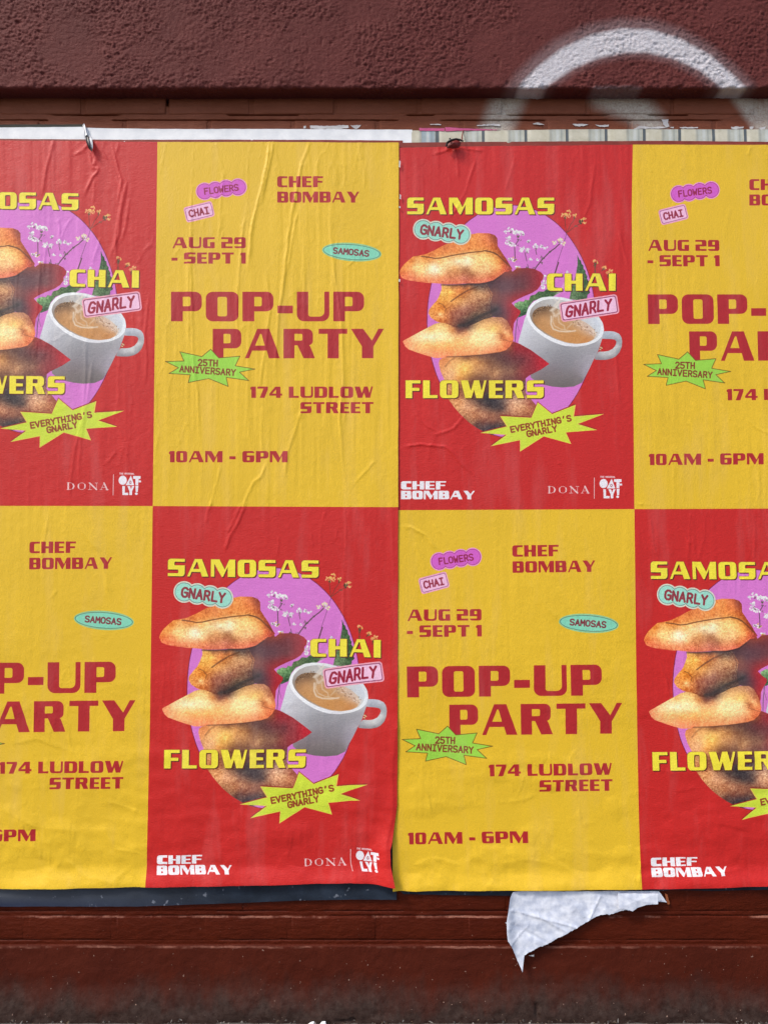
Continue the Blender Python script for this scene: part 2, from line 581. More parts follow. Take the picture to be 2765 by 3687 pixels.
def build_plinth():
    x = np.arange(-1.4, 1.4, 0.004)
    z = np.concatenate([np.array([J3b + 0.002] * 3), np.arange(J3b + 0.001, -0.03, -0.004)])
    X, Z = np.meshgrid(x, z)
    Y = -0.0030 - 0.004 * (fbm(X / .12, Z / .08, 41, 4) - .4) - 0.0012 * (fbm(X / .014, Z / .014, 43, 3) - .5)
    foot = sstep(0.09, 0.0, Z)
    Y -= foot * (0.010 + 0.012 * fbm(X / .06, Z / .04, 45, 4))
    Y[0] = 0.012; Y[1] = 0.004; Y[2] = -0.001
    Z = Z + 0.0014 * (fbm(X / .05, Z * 0 + 2, 44, 3) - .5) * sstep(J3b - .02, J3b, Z)
    # broken patches near the foot
    for px, py, w, h in ((1240, 3660, .034, .008), (1930, 3625, .006, .02)):
        cx, cz = S2W(px, py, 0)
        d = np.hypot((X - cx) / w, (Z - cz) / h) + 1.3 * (fbm(X / .012, Z / .012, 46, 3) - .5)
        Y += 0.005 * (1 - sstep(0.6, 1.0, d))
    np_mesh("plinth", np.stack([X, Y, Z], 2).reshape(-1, 3), grid_faces(len(x), len(z)), M_PLINTH, wall)


build_plinth()
for sx in (-1, 1):
    a, b_ = sorted((sx * 1.398, sx * 6))
    box("plinth", a, b_, -0.012, 0.0195, -0.05, J3b - 0.004, M_PLINTH, wall)

# ------------------------------------------------------------------ pavement and road
tag(box("pavement", -30, 30, -3.2, 0.02, -0.15, 0.0, M_PAVE), kind="structure")
tag(box("road", -90, 90, -120, -3.2, -0.4, -0.13, M_GROUND), kind="structure")


# ------------------------------------------------------------------ the two sheets: where their edges and fold lines run (photo measurements)
def lerp_pts(v, pts):
    xs = [p[0] for p in pts]; ys = [p[1] for p in pts]
    return np.interp(v, xs, ys)


class Sheet:
    """columns: lists of (y, x) ; rows: lists of (x, y) in photo pixels"""
    def __init__(s, cols, rows, y0):
        s.y0 = y0
        s.cols = []
        for c in cols:
            pts = [tuple(float(q) for q in S2W(x, y, y0)) for y, x in c]      # (X, Z)
            pts.sort(key=lambda p: p[1])
            s.cols.append(([p[1] for p in pts], [p[0] for p in pts]))
        s.rows = []
        for r in rows:
            pts = [tuple(float(q) for q in S2W(x, y, y0)) for x, y in r]
            pts.sort()
            s.rows.append(([p[0] for p in pts], [p[1] for p in pts]))

    def at(s, u, v):
        """u, v in 0..2 (two panels each way) -> X, Z"""
        u = np.asarray(u, float); v = np.asarray(v, float)
        Xc = [None] * 3
        X = None
        Z = np.interp(v, [0, 1, 2], [np.mean(r[1]) for r in s.rows])
        for _ in range(5):
            xc = [np.interp(Z, c[0], c[1]) for c in s.cols]
            X = np.where(u < 1, xc[0] + (xc[1] - xc[0]) * u, xc[1] + (xc[2] - xc[1]) * (u - 1))
            zr = [np.interp(X, r[0], r[1]) for r in s.rows]
            Z = np.where(v < 1, zr[0] + (zr[1] - zr[0]) * v, zr[1] + (zr[2] - zr[1]) * (v - 1))
        return X, Z

    def inv(s, X, Z):
        xc = [np.interp(Z, c[0], c[1]) for c in s.cols]
        u = np.where(X < xc[1], (X - xc[0]) / (xc[1] - xc[0]), 1 + (X - xc[1]) / (xc[2] - xc[1]))
        zr = [np.interp(X, r[0], r[1]) for r in s.rows]
        v = np.where(Z > zr[1], (Z - zr[0]) / (zr[1] - zr[0]), 1 + (Z - zr[1]) / (zr[2] - zr[1]))
        return u, v


Y_SHEET = -0.0065
LEFT = Sheet(cols=[[(500, -304), (1822, -325), (3190, -362)],
                   [(500, 568), (1822, 551), (2600, 541), (3190, 528)],
                   [(500, 1436), (1822, 1433), (2500, 1432), (2900, 1430), (3025, 1413), (3055, 1405), (3110, 1407), (3187, 1424)]],
             rows=[[(-304, 505), (0, 506), (568, 511), (1000, 511), (1436, 514)],
                   [(-320, 1821), (550, 1822), (1433, 1826)],
                   [(-360, 3198), (0, 3196), (530, 3190), (900, 3183), (1100, 3179), (1260, 3174), (1320, 3177), (1424, 3184)]],
             y0=Y_SHEET - 0.0016)
RIGHT = Sheet(cols=[[(520, 1410), (1835, 1407), (2800, 1408), (2960, 1412), (3041, 1413), (3206, 1414)],      # its first 2 cm lie under the left sheet
                    [(520, 2277), (750, 2273), (1300, 2277), (1833, 2283), (2450, 2290), (2900, 2298), (3195, 2307)],
                    [(520, 3122), (1833, 3135), (3190, 3200)]],
              rows=[[(1400, 531), (1439, 531), (1695, 527), (2100, 523), (2278, 520), (2765, 522), (3122, 523)],
                    [(1435, 1837), (2283, 1833), (2765, 1831), (3130, 1829)],
                    [(1414, 3206), (1800, 3202), (2305, 3198), (2765, 3186), (3200, 3180)]],
              y0=Y_SHEET)

# ------------------------------------------------------------------ the print, drawn into two panel pictures
PW, PH = 1024, 1568


class Canvas:
    def __init__(s, sheet, ou, ov, bg):
        s.sheet, s.ou, s.ov = sheet, ou, ov
        s.img = np.empty((PH, PW, 3), np.float32)
        s.img[:] = np.array(bg, np.float32) / 255
        s.ids = np.zeros((PH, PW), np.uint8)
        s.names = {0: None}
        s.cur = 0

    def part(s, name, label=None):
        s.cur = len(s.names)
        s.names[s.cur] = (name, label)
        return s.cur

    def T(s, pts):
        """photo pixels -> canvas pixels"""
        p = np.asarray(pts, float)
        X, Z = S2W(p[:, 0], p[:, 1], s.sheet.y0)
        u, v = s.sheet.inv(X, Z)
        return np.stack([(u - s.ou) * PW, (v - s.ov) * PH], 1)

    def poly_cov(s, loops):
        """exact-in-x scanline coverage of closed loops in canvas pixels (even-odd)"""
        SS = 4
        allp = np.concatenate(loops)
        y0 = max(0, int(math.floor(allp[:, 1].min()))); y1 = min(PH, int(math.ceil(allp[:, 1].max())))
        x0 = max(0, int(math.floor(allp[:, 0].min())) - 1); x1 = min(PW, int(math.ceil(allp[:, 0].max())) + 1)
        if y1 <= y0 or x1 <= x0: return None
        w = x1 - x0
        cov = np.zeros((y1 - y0, w), np.float32)
        E = []
        for L in loops:
            E.append(np.concatenate([L, np.roll(L, -1, 0)], 1))
        E = np.concatenate(E)
        ylo = np.minimum(E[:, 1], E[:, 3]); yhi = np.maximum(E[:, 1], E[:, 3])
        grid = np.arange(w)
        for j in range((y1 - y0) * SS):
            yy = y0 + (j + 0.5) / SS
            m = (ylo <= yy) & (yhi > yy)
            if not m.any(): continue
            e = E[m]
            xs = np.sort(e[:, 0] + (yy - e[:, 1]) * (e[:, 2] - e[:, 0]) / (e[:, 3] - e[:, 1])) - x0
            r = cov[j // SS]
            for a, b in zip(xs[0::2], xs[1::2]):
                a = max(0.0, a); b = min(float(w), b)
                if b <= a: continue
                ia, ib = int(a), int(min(b, w - 1e-6))
                if ia == ib: r[ia] += (b - a) / SS
                else:
                    r[ia] += (ia + 1 - a) / SS
                    r[ia + 1:ib] += 1.0 / SS
                    r[ib] += (b - ib) / SS
        return x0, y0, cov

    def put(s, c, color, alpha=1.0, clip=None, setid=True):
        """color: rgb tuple 0-255 or array h,w,3 in 0..1"""
        if c is None: return
        x0, y0, cov = c
        h, w = cov.shape
        k = np.clip(cov, 0, 1)
        if clip is not None: k = k * clip[y0:y0 + h, x0:x0 + w]
        if setid and s.cur:
            s.ids[y0:y0 + h, x0:x0 + w][k > 0.5] = s.cur
        k = (k * alpha)[:, :, None]
        col = np.array(color, np.float32) / 255 if isinstance(color, tuple) else color
        d = s.img[y0:y0 + h, x0:x0 + w]
        d[:] = d * (1 - k) + col * k

    def poly(s, pts, color, **kw):
        s.put(s.poly_cov([s.T(pts)]), color, **kw)

    def stroke(s, lines, width, color, alpha=1.0, setid=True, soft=0.0, clip=None):
        """lines: list of polylines in photo pixels; width in photo pixels"""
        k = PW / 858.0
        r = width / 2 * k
        segs = []
        for L in lines:
            P = s.T(L)
            segs += [np.concatenate([P[i], P[i + 1]]) for i in range(len(P) - 1)]
        S = np.array(segs)
        pad = r + 2 + soft
        x0 = max(0, int(min(S[:, 0].min(), S[:, 2].min()) - pad)); x1 = min(PW, int(max(S[:, 0].max(), S[:, 2].max()) + pad) + 1)
        y0 = max(0, int(min(S[:, 1].min(), S[:, 3].min()) - pad)); y1 = min(PH, int(max(S[:, 1].max(), S[:, 3].max()) + pad) + 1)
        if x1 <= x0 or y1 <= y0: return
        D = np.full((y1 - y0, x1 - x0), 1e9, np.float32)
        for a, b, c, d in S:
            bx0 = max(x0, int(min(a, c) - pad)); bx1 = min(x1, int(max(a, c) + pad) + 1)
            by0 = max(y0, int(min(b, d) - pad)); by1 = min(y1, int(max(b, d) + pad) + 1)
            if bx1 <= bx0 or by1 <= by0: continue
            Y, X = np.mgrid[by0:by1, bx0:bx1]
            X = X + .5; Y = Y + .5
            L2 = (c - a) ** 2 + (d - b) ** 2 + 1e-9
            t = np.clip(((X - a) * (c - a) + (Y - b) * (d - b)) / L2, 0, 1)
            dd = np.hypot(X - a - t * (c - a), Y - b - t * (d - b))
            sub = D[by0 - y0:by1 - y0, bx0 - x0:bx1 - x0]
            np.minimum(sub, dd, out=sub)
        cov = np.clip((r - D) / (1 + soft) + 0.5, 0, 1)
        s.put((x0, y0, cov), color, alpha=alpha, setid=setid, clip=clip)

    # --- display lettering
    def word(s, text, box_, color, shadow=None, gap=11, heavy=False, edge=None):
        x0, y0, x1, y1 = box_
        adv = 0; items = []
        for ch in text:
            if ch == ' ':
                adv += 42; continue
            w, ops = GLYPH[ch]
            items.append((adv, ops)); adv += w + gap
        adv -= gap
        kx = (x1 - x0) / adv; ky = (y1 - y0) / 100.0
        def draw(col, ox, oy, setid, grow=0.0):
            for a, ops in items:
                cov = None
                for sign, pts in ops:
                    P = np.array(pts, float)
                    if heavy and sign < 0:
                        c0 = np.array([P[:, 0].mean(), P[:, 1].mean()])
                        if P[:, 0].max() > 86: c0[0] = P[:, 0].max()
                        if P[:, 0].min() < 0: c0[0] = P[:, 0].min()
                        P = c0 + (P - c0) * np.array([0.62 if 0 < P[:, 0].min() and P[:, 0].max() < 86 else 0.85, 0.72])
                    q = np.stack([x0 + ox + (a + P[:, 0]) * kx, y0 + oy + P[:, 1] * ky], 1)
                    c = s.poly_cov([s.T(q)])
                    if c is None: continue
                    if cov is None:
                        X0, Y0 = max(0, c[0] - 60), max(0, c[1] - 110)
                        cov = np.zeros((min(PH, c[1] + 320) - Y0, min(PW, c[0] + 320) - X0), np.float32)
                    hh, ww = c[2].shape
                    sub = cov[c[1] - Y0:c[1] - Y0 + hh, c[0] - X0:c[0] - X0 + ww]
                    cc = np.clip(c[2][:sub.shape[0], :sub.shape[1]], 0, 1)
                    if sign > 0: np.maximum(sub, cc, out=sub)
                    else: sub *= (1 - cc)
                if cov is not None: s.put((X0, Y0, cov), col, setid=setid)
        if shadow:
            for o in (1.0, 2.2, 3.4): draw(shadow, o, o, False)
            if edge:
                draw(edge, -1.2, -1.0, False)
        draw(color, 0, 0, True)

    # --- typewriter lettering
    def mono(s, text, cx, cy, width, height, rot, color, weight, adv=None, slant=0.0, wave=0.0):
        n = len(text)
        cw = width / n
        gw = cw * 0.72
        weight *= 1.38
        c, sn = math.cos(R(rot)), math.sin(R(rot))
        lines = []
        for i, ch in enumerate(text):
            for L in MONO[ch]:
                q = []
                for (gx, gy) in L:
                    lx = -width / 2 + i * cw + (cw - gw) / 2 + gx * gw + slant * (0.5 - gy) * height
                    ly = (gy - 0.5) * height + wave * math.sin(i * 1.6 + gy * 5)
                    lx += wave * 0.8 * math.sin(gy * 6 + i)
                    q.append((cx + lx * c - ly * sn, cy + lx * sn + ly * c))
                lines.append(q)
        s.stroke(lines, weight, color)


def rr(x0, y0, x1, y1, tl=0, tr=None, br=None, bl=None):
    if tr is None: tr = br = bl = tl
    P = []
    for cx, cy, r, a0 in ((x0 + tl, y0 + tl, tl, 180), (x1 - tr, y0 + tr, tr, 270), (x1 - br, y1 - br, br, 0), (x0 + bl, y1 - bl, bl, 90)):
        if r < 0.01: P.append((cx, cy)); continue
        for k in range(6):
            a = R(a0 + 90 * k / 5)
            P.append((cx + r * math.cos(a), cy + r * math.sin(a)))
    return P


GLYPH = {
 'P': (100, [(1, rr(0, 0, 100, 66, 0, 22, 22, 0)), (1, rr(0, 0, 38, 100)), (-1, rr(38, 17, 63, 49, 2, 6, 6, 2))]),
 'O': (106, [(1, rr(0, 0, 106, 100, 22)), (-1, rr(38, 17, 69, 83, 6))]),
 '0': (88, [(1, rr(0, 0, 88, 100, 18)), (-1, rr(34, 17, 56, 83, 4))]),
 'U': (105, [(1, rr(0, 0, 105, 100, 0, 0, 24, 24)), (-1, rr(37, -1, 89, 84, 0, 0, 16, 8))]),
 'A': (122, [(1, [(0, 100), (43, 0), (85, 0), (122, 100), (84, 100), (76, 74), (25, 74), (14, 100)]), (-1, [(53, 17), (58, 17), (69, 57), (35, 57)])]),
 'R': (110, [(1, rr(0, 0, 103, 56, 0, 20, 16, 0)), (1, rr(0, 0, 38, 100)), (1, [(46, 50), (84, 50), (94, 60), (110, 100), (70, 100)]), (-1, rr(38, 17, 66, 40, 2, 5, 5, 2))]),
 'T': (100, [(1, rr(0, 0, 100, 17)), (1, rr(31, 0, 70, 100))]),
 'Y': (115, [(1, [(0, 0), (42, 0), (73, 40), (96, 0), (115, 0), (78, 60), (78, 100), (38, 100), (38, 60)])]),
 '-': (50, [(1, rr(0, 47, 50, 73))]),
 'S': (98, [(1, rr(0, 0, 98, 62, 18, 2, 0, 14)), (1, rr(0, 38, 98, 100, 0, 16, 20, 2)), (-1, rr(38, 17, 99, 37, 5, 0, 0, 3)), (-1, rr(-1, 62, 60, 83, 0, 3, 5, 0))]),
 'M': (140, [(1, [(0, 0), (50, 0), (80, 58), (106, 0), (140, 0), (140, 100), (97, 100), (97, 42), (70, 100), (62, 100), (20, 26), (20, 100), (0, 100)])]),
 'C': (88, [(1, rr(0, 0, 88, 100, 22, 2, 2, 22)), (-1, rr(40, 17, 89, 83, 8, 0, 0, 8))]),
 'H': (102, [(1, rr(0, 0, 38, 100)), (1, rr(64, 0, 102, 100)), (1, rr(30, 41, 70, 59))]),
 'I': (39, [(1, rr(0, 0, 39, 100))]),
 'F': (87, [(1, rr(0, 0, 38, 100)), (1, rr(0, 0, 87, 17)), (1, rr(0, 42, 80, 59, 0, 4, 4, 0))]),
 'L': (83, [(1, rr(0, 0, 38, 100)), (1, rr(0, 83, 83, 100))]),
 'W': (150, [(1, [(0, 0), (42, 0), (59, 58), (77, 0), (107, 0), (121, 58), (137, 0), (150, 0), (126, 100), (90, 100), (77, 54), (62, 100), (26, 100)])]),
 'E': (82, [(1, rr(0, 0, 38, 100)), (1, rr(0, 0, 82, 17)), (1, rr(0, 42, 77, 58)), (1, rr(0, 83, 82, 100))]),
 'B': (102, [(1, rr(0, 0, 100, 52, 0, 16, 10, 0)), (1, rr(0, 46, 102, 100, 0, 10, 18, 0)), (-1, rr(38, 17, 62, 41, 3)), (-1, rr(38, 58, 63, 83, 3))]),
 'D': (104, [(1, rr(0, 0, 104, 100, 0, 26, 26, 0)), (-1, rr(39, 17, 68, 83, 2, 8, 8, 2))]),
 'G': (98, [(1, rr(0, 0, 98, 100, 22, 2, 6, 22)), (-1, rr(38, 17, 99, 45, 8, 0, 0, 0)), (-1, rr(38, 44, 60, 83, 0, 0, 0, 8))]),
 '1': (46, [(1, [(0, 8), (14, 0), (46, 0), (46, 100), (9, 100), (9, 26), (0, 26)])]),
 '2': (94, [(1, rr(0, 0, 94, 60, 2, 18, 14, 0)), (1, rr(0, 42, 94, 100, 14, 0, 2, 2)), (-1, rr(-1, 17, 56, 42, 0, 5, 0, 0)), (-1, rr(37, 59, 95, 83, 0, 0, 0, 5))]),
 '9': (96, [(1, rr(0, 0, 96, 100, 18)), (-1, rr(37, 17, 59, 45, 4)), (-1, rr(-1, 62, 59, 83, 0, 0, 5, 0))]),
 '6': (96, [(1, rr(0, 0, 96, 100, 18)), (-1, rr(37, 17, 97, 39, 5, 0, 0, 0)), (-1, rr(37, 55, 59, 83, 4))]),
 '7': (86, [(1, [(0, 0), (86, 0), (86, 22), (58, 100), (18, 100), (50, 18), (0, 18)])]),
 '4': (106, [(1, [(50, 0), (92, 0), (92, 62), (106, 62), (106, 80), (92, 80), (92, 100), (56, 100), (56, 80), (0, 80), (0, 63)]), (-1, [(56, 26), (56, 62), (22, 62)])]),
}

MONO = {
 'F': [[(1, 0), (0.1, 0), (0.1, 1)], [(0.1, .48), (.85, .48)]],
 'L': [[(0.12, 0), (0.12, 1), (1, 1)]],
 'O': [[(.5, 0), (.15, .08), (0, .3), (0, .7), (.15, .92), (.5, 1), (.85, .92), (1, .7), (1, .3), (.85, .08), (.5, 0)]],
 'W': [[(0, 0), (.2, 1), (.5, .4), (.8, 1), (1, 0)]],
 'E': [[(1, 0), (.1, 0), (.1, 1), (1, 1)], [(.1, .48), (.85, .48)]],
 'R': [[(.1, 1), (.1, 0), (.65, 0), (.92, .12), (.92, .4), (.65, .52), (.1, .52)], [(.55, .52), (1, 1)]],
 'S': [[(.95, .12), (.7, 0), (.3, 0), (.05, .12), (.05, .36), (.3, .48), (.7, .52), (.97, .66), (.97, .88), (.7, 1), (.3, 1), (.03, .88)]],
 'C': [[(1, .15), (.75, 0), (.35, 0), (.05, .2), (0, .5), (.05, .8), (.35, 1), (.75, 1), (1, .85)]],
 'H': [[(.06, 0), (.06, 1)], [(.94, 0), (.94, 1)], [(.06, .5), (.94, .5)]],
 'A': [[(0, 1), (.5, 0), (1, 1)], [(.17, .66), (.83, .66)]],
 'I': [[(.1, 0), (.9, 0)], [(.5, 0), (.5, 1)], [(.1, 1), (.9, 1)]],
 'G': [[(1, .15), (.75, 0), (.35, 0), (.05, .2), (0, .5), (.05, .8), (.35, 1), (.75, 1), (1, .88), (1, .52), (.55, .52)]],
 'N': [[(.05, 1), (.05, 0), (.95, 1), (.95, 0)]],
 'Y': [[(0, 0), (.5, .5), (1, 0)], [(.5, .5), (.5, 1)]],
 'M': [[(0, 1), (.05, 0), (.5, .6), (.95, 0), (1, 1)]],
 'T': [[(0, 0), (1, 0)], [(.5, 0), (.5, 1)]],
 'V': [[(0, 0), (.5, 1), (1, 0)]],
 '2': [[(.05, .18), (.3, 0), (.7, 0), (.95, .15), (.93, .38), (.05, 1), (1, 1)]],
 '5': [[(.95, 0), (.12, 0), (.08, .44), (.6, .4), (.95, .55), (.95, .82), (.65, 1), (.3, 1), (.02, .86)]],
 "'": [[(.55, -.02), (.42, .22)]],
}


def ellipse(cx, cy, a, b, rot=0, n=72):
    c, s_ = math.cos(R(rot)), math.sin(R(rot))
    return [(cx + a * math.cos(t) * c - b * math.sin(t) * s_, cy + a * math.cos(t) * s_ + b * math.sin(t) * c) for t in [2 * math.pi * k / n for k in range(n)]]


def smooth_loop(pts, it=2):
    P = np.array(pts, float)
    for _ in range(it):
        Q = np.roll(P, -1, 0)
        P = np.stack([P * .86 + Q * .14, P * .14 + Q * .86], 1).reshape(-1, 2)
    return P


def frm(ox, oy, sc, pts):
    return [(ox + p[0] / sc, oy + p[1] / sc) for p in pts]


YEL = (232, 190, 42)
RED = (200, 35, 32)
INK = (176, 34, 40)
ORCHID = (217, 122, 205)


def yellow_panel():
    c = Canvas(LEFT, 1, 0, YEL)
    for txt, bx in (("CHEF", (999, 634.5, 1164, 674)), ("BOMBAY", (999, 690, 1294, 729.5)), ("AUG 29", (622.5, 854, 886, 893.5)),
                    ("- SEPT 1", (619, 909, 886, 949)), ("POP-UP", (617, 1050.5, 1311, 1157)), ("PARTY", (767, 1184, 1382, 1290)),
                    ("174 LUDLOW", (902.5, 1392, 1342, 1432.5)), ("STREET", (1082, 1448, 1343.5, 1488)), ("10AM - 6PM", (609.5, 1624, 1035, 1664.5))):
        c.part("word", "dark red words " + txt if ' ' in txt else "dark red word " + txt)
        c.word(txt, bx, INK, gap=13)
    q = lambda pts: frm(590, 620, 2.212, pts)
    # pink cloud badge
    c.part("cloud_badge", "orchid pink cloud badge reading FLOWERS")
    cen = [(328, 152), (412, 141), (500, 128), (593, 119)]
    for gr, col in ((71, (236, 150, 205)), (62, (140, 30, 100)), (58.5, (214, 98, 200))):
        for i, (x, y) in enumerate(cen):
            c.poly(q(ellipse(x, y, gr if i in (0, 3) else gr, gr)), col)
    c.mono("FLOWERS", *q([(460, 136)])[0], 282 / 2.212, 46 / 2.212, -7, (150, 30, 75), 3.3)
    c.part("card_badge", "pale pink card badge reading CHAI")
    def card(cx, cy, w, h, r, rot):
        P = rr(-w / 2, -h / 2, w / 2, h / 2, r)
        cc, ss = math.cos(R(rot)), math.sin(R(rot))
        return [(cx + x * cc - y * ss, cy + x * ss + y * cc) for x, y in P]
    c.poly(q(card(284, 315, 232, 126, 22, -14)), (240, 165, 195))
    c.poly(q(card(284, 315, 214, 104, 16, -14)), (120, 60, 110))
    c.poly(q(card(284, 315, 207, 97, 13, -14)), (244, 190, 220))
    c.mono("CHAI", *q([(283, 317)])[0], 168 / 2.212, 50 / 2.212, -11, (150, 40, 65), 4.0)
    c.part("oval_badge", "mint green oval badge reading SAMOSAS")
    c.poly(ellipse(1266.8, 907.6, 107, 33, 4.5), (150, 205, 150))
    c.poly(ellipse(1266.8, 907.6, 103, 27.5, 4.5), (60, 90, 90))
    c.poly(ellipse(1266.8, 907.6, 101, 25.8, 4.5), (134, 216, 184))
    c.mono("SAMOSAS", 1264.5, 907.5, 132, 19.5, 5, (130, 50, 60), 3.6)
    c.part("burst_badge", "lime green burst badge reading 25TH ANNIVERSARY")
    b5 = lambda pts: frm(590, 1030, 2.048, pts)
    burst = b5([(348, 466), (407, 530), (563, 517), (528, 588), (675, 612), (560, 635), (627, 697), (463, 673), (478, 740), (333, 682), (182, 712), (198, 655), (40, 645), (110, 603), (15, 557), (150, 553), (120, 485), (283, 520)])
    c.poly(burst, (158, 216, 72))
    c.stroke([burst + [burst[0]]], 2.4, (115, 85, 20))
    c.mono("25TH", *b5([(327, 566)])[0], 152 / 2.048, 43 / 2.048, 2, (135, 60, 30), 3.6)
    c.mono("ANNIVERSARY", *b5([(325, 624)])[0], 420 / 2.048, 43 / 2.048, 4, (135, 60, 30), 3.4)
    return c


def rbf(c, cov, samples, power=3.0, mott=0.05, seed=1, mscale=7.0, blotch=None):
    """colour field through samples (photo pixels, r, g, b)"""
    x0, y0, k = cov
    h, w = k.shape
    P = c.T([(a[0], a[1]) for a in samples])
    C = np.array([a[2] for a in samples], float) / 255
    Y, X = np.mgrid[y0:y0 + h, x0:x0 + w].astype(float)
    # smooth interpolation through the sampled tones
    n_ = len(P)
    ker = lambda d2: np.sqrt(d2 + 4.0)
    M = np.zeros((n_ + 1, n_ + 1)); M[:n_, :n_] = -ker(((P[:, None] - P[None]) ** 2).sum(2)) + np.eye(n_) * 0.4
    M[n_, :n_] = 1; M[:n_, n_] = 1
    sol = np.linalg.solve(M, np.concatenate([C, np.zeros((1, 3))]))
    acc = np.zeros((h, w, 3)) + sol[n_]
    for p, col in zip(P, sol[:n_]):
        acc -= ker((X - p[0]) ** 2 + (Y - p[1]) ** 2)[:, :, None] * col
    acc = np.clip(acc, C.min(0) * .9, np.minimum(1, C.max(0) * 1.03))
    n = fbm(X / mscale, Y / mscale, seed, 4, 0.65) - 0.5
    n2 = fbm(X / (mscale * 3), Y / (mscale * 2.4), seed + 9, 3) - 0.5
    g_ = acc.mean(2, keepdims=True)
    if mott > .06: acc = g_ + (acc - g_) * 1.16; acc = acc * 1.15
    lum = acc.mean(2)
    n3 = np.clip(np.abs(fbm(X / (mscale * 1.25), Y / (mscale * 1.0), seed + 40, 2) - .5) * 5, 0, 1) - .45      # blistered crust
    acc += ((n * 2.0 + n2 * 0.7 - (n3 * 0.45 if mott > .06 else 0)) * mott * (0.45 + lum))[:, :, None] * np.array([1.0, 1.1, 0.9])
    return np.clip(acc, 0, 1).astype(np.float32)


def red_panel():
    c = Canvas(RIGHT, 0, 0, RED)
    A = lambda pts: frm(1420, 830, 3.77, pts)          # measured on enlarged pieces of the photograph
    B = lambda pts: frm(1420, 1090, 2.9625, pts)
    G = lambda pts: frm(1400, 600, 1.77, pts)
    K = lambda pts: frm(1840, 980, 3.77, pts)
    Fl = lambda pts: frm(1780, 740, 3.606, pts)
    # oval
    c.part("pink_oval", "orchid pink oval behind the food")
    c.poly(ellipse(1840.5, 1157, 304.5, 420, 0, 120), (120, 30, 70))
    c.poly(ellipse(1840.5, 1157, 302, 417.5, 0, 120), ORCHID)
    x0, y0, k = c.poly_cov([c.T(ellipse(1840.5, 1157, 304.5, 420, 0, 120))])
    oval = np.zeros((PH, PW), np.float32); oval[y0:y0 + k.shape[0], x0:x0 + k.shape[1]] = np.clip(k, 0, 1)
    # flowers and leaves
    c.part("printed_flowers", "small white and orange flowers on thin stems")
    st = (96, 70, 84); stg = (95, 75, 50)
    c.stroke([Fl([(318, 440), (285, 490), (262, 540), (268, 680)])], 3.2, st)
    c.stroke([Fl([(840, 500), (790, 550), (720, 600), (620, 700), (560, 775), (500, 862)])], 3.6, (88, 62, 66))
    c.stroke([Fl([(935, 365), (890, 520), (850, 640), (815, 740)])], 1.8, (130, 80, 120))
    c.stroke([Fl([(828, 740), (785, 878)])], 4.6, (98, 62, 74))
    c.stroke([Fl([(395, 610), (420, 720)]), Fl([(430, 760), (445, 850)]), Fl([(535, 580), (548, 635)])], 2.4, st)
    c.stroke([Fl([(935, 360), (920, 260), (910, 170)]), Fl([(940, 350), (985, 250), (1030, 190)]), Fl([(950, 345), (1040, 275), (1110, 235)])], 2.2, (120, 52, 38))
    c.stroke([Fl([(1300, 880), (1300, 800)]), Fl([(1390, 850), (1415, 815)]), Fl([(1465, 940), (1480, 880)])], 2.6, (100, 60, 35))
    rnd = random.Random(3)
    def blossom(cx, cy, r, cols, n=7):
        n = int(n * 1.3); r = r * 0.98
        for _ in range(n):
            a = rnd.uniform(0, 6.28); d = r * math.sqrt(rnd.random())
            x, y = cx + d * math.cos(a), cy + d * math.sin(a) * .8
            e = ellipse(x, y, r * rnd.uniform(.25, .55), r * rnd.uniform(.18, .36), rnd.uniform(0, 180), 8)
            c.poly(Fl(e), rnd.choice(cols))
    wh = [(236, 236, 232), (222, 220, 222), (242, 244, 240), (205, 196, 204)]
    gn = [(70, 74, 56), (88, 92, 62), (110, 86, 92)]
    for x, y, r in ((150, 345, 26), (215, 310, 40), (275, 345, 38), (330, 345, 48), (355, 365, 36), (185, 420, 32), (175, 480, 34), (215, 500, 36), (250, 515, 26), (448, 470, 34),
                    (350, 572, 34), (372, 550, 26), (430, 585, 34), (530, 525, 34), (575, 535, 36), (605, 525, 24), (650, 548, 24), (690, 540, 14), (470, 700, 22), (560, 700, 20),
                    (640, 920, 34), (650, 990, 40), (620, 1060, 36), (600, 1020, 24), (955, 865, 24), (760, 1000, 14)):
        blossom(x, y, r, wh, 8)
    for x, y, r in ((250, 700, 36), (305, 795, 40), (340, 845, 30), (205, 700, 26)):
        blossom(x, y, r, wh + [(232, 190, 110), (210, 160, 70)], 8)
    for x, y, r in ((300, 410, 24), (300, 440, 14), (215, 345, 14), (205, 490, 16), (190, 465, 14), (435, 475, 16), (425, 612, 14), (540, 560, 16), (205, 700, 16), (270, 705, 18), (320, 815, 12),
                    (720, 600, 16), (690, 632, 14), (620, 678, 26), (640, 685, 14), (620, 745, 20), (435, 800, 22), (510, 812, 14), (345, 452, 12), (305, 520, 12), (620, 530, 12), (370, 372, 10), (1060, 265, 16)):
        blossom(x, y, r, gn, 5)
    for x, y, r in ((860, 455, 36), (890, 490, 34), (775, 478, 28)):
        blossom(x, y, r, [(232, 224, 190), (238, 216, 160), (226, 226, 214)], 8)
    blossom(845, 480, 16, gn, 4)
    org = [(232, 158, 100), (240, 172, 110), (222, 138, 84), (236, 186, 96)]
    for x, y, r in ((955, 95, 38), (905, 130, 38), (960, 140, 28), (1045, 130, 32), (1155, 190, 42), (1170, 215, 28), (1312, 722, 36), (1420, 800, 34), (1495, 845, 38), (1465, 875, 24)):
        blossom(x, y, r, org, 8)
    for x, y, r in ((905, 155, 24), (1035, 160, 20), (1125, 215, 38), (1305, 765, 32), (1300, 790, 20), (1415, 825, 18), (1480, 905, 24), (1300, 860, 14), (1110, 190, 14)):
        blossom(x, y, r, [(92, 78, 42), (78, 64, 36), (110, 84, 50)], 6)
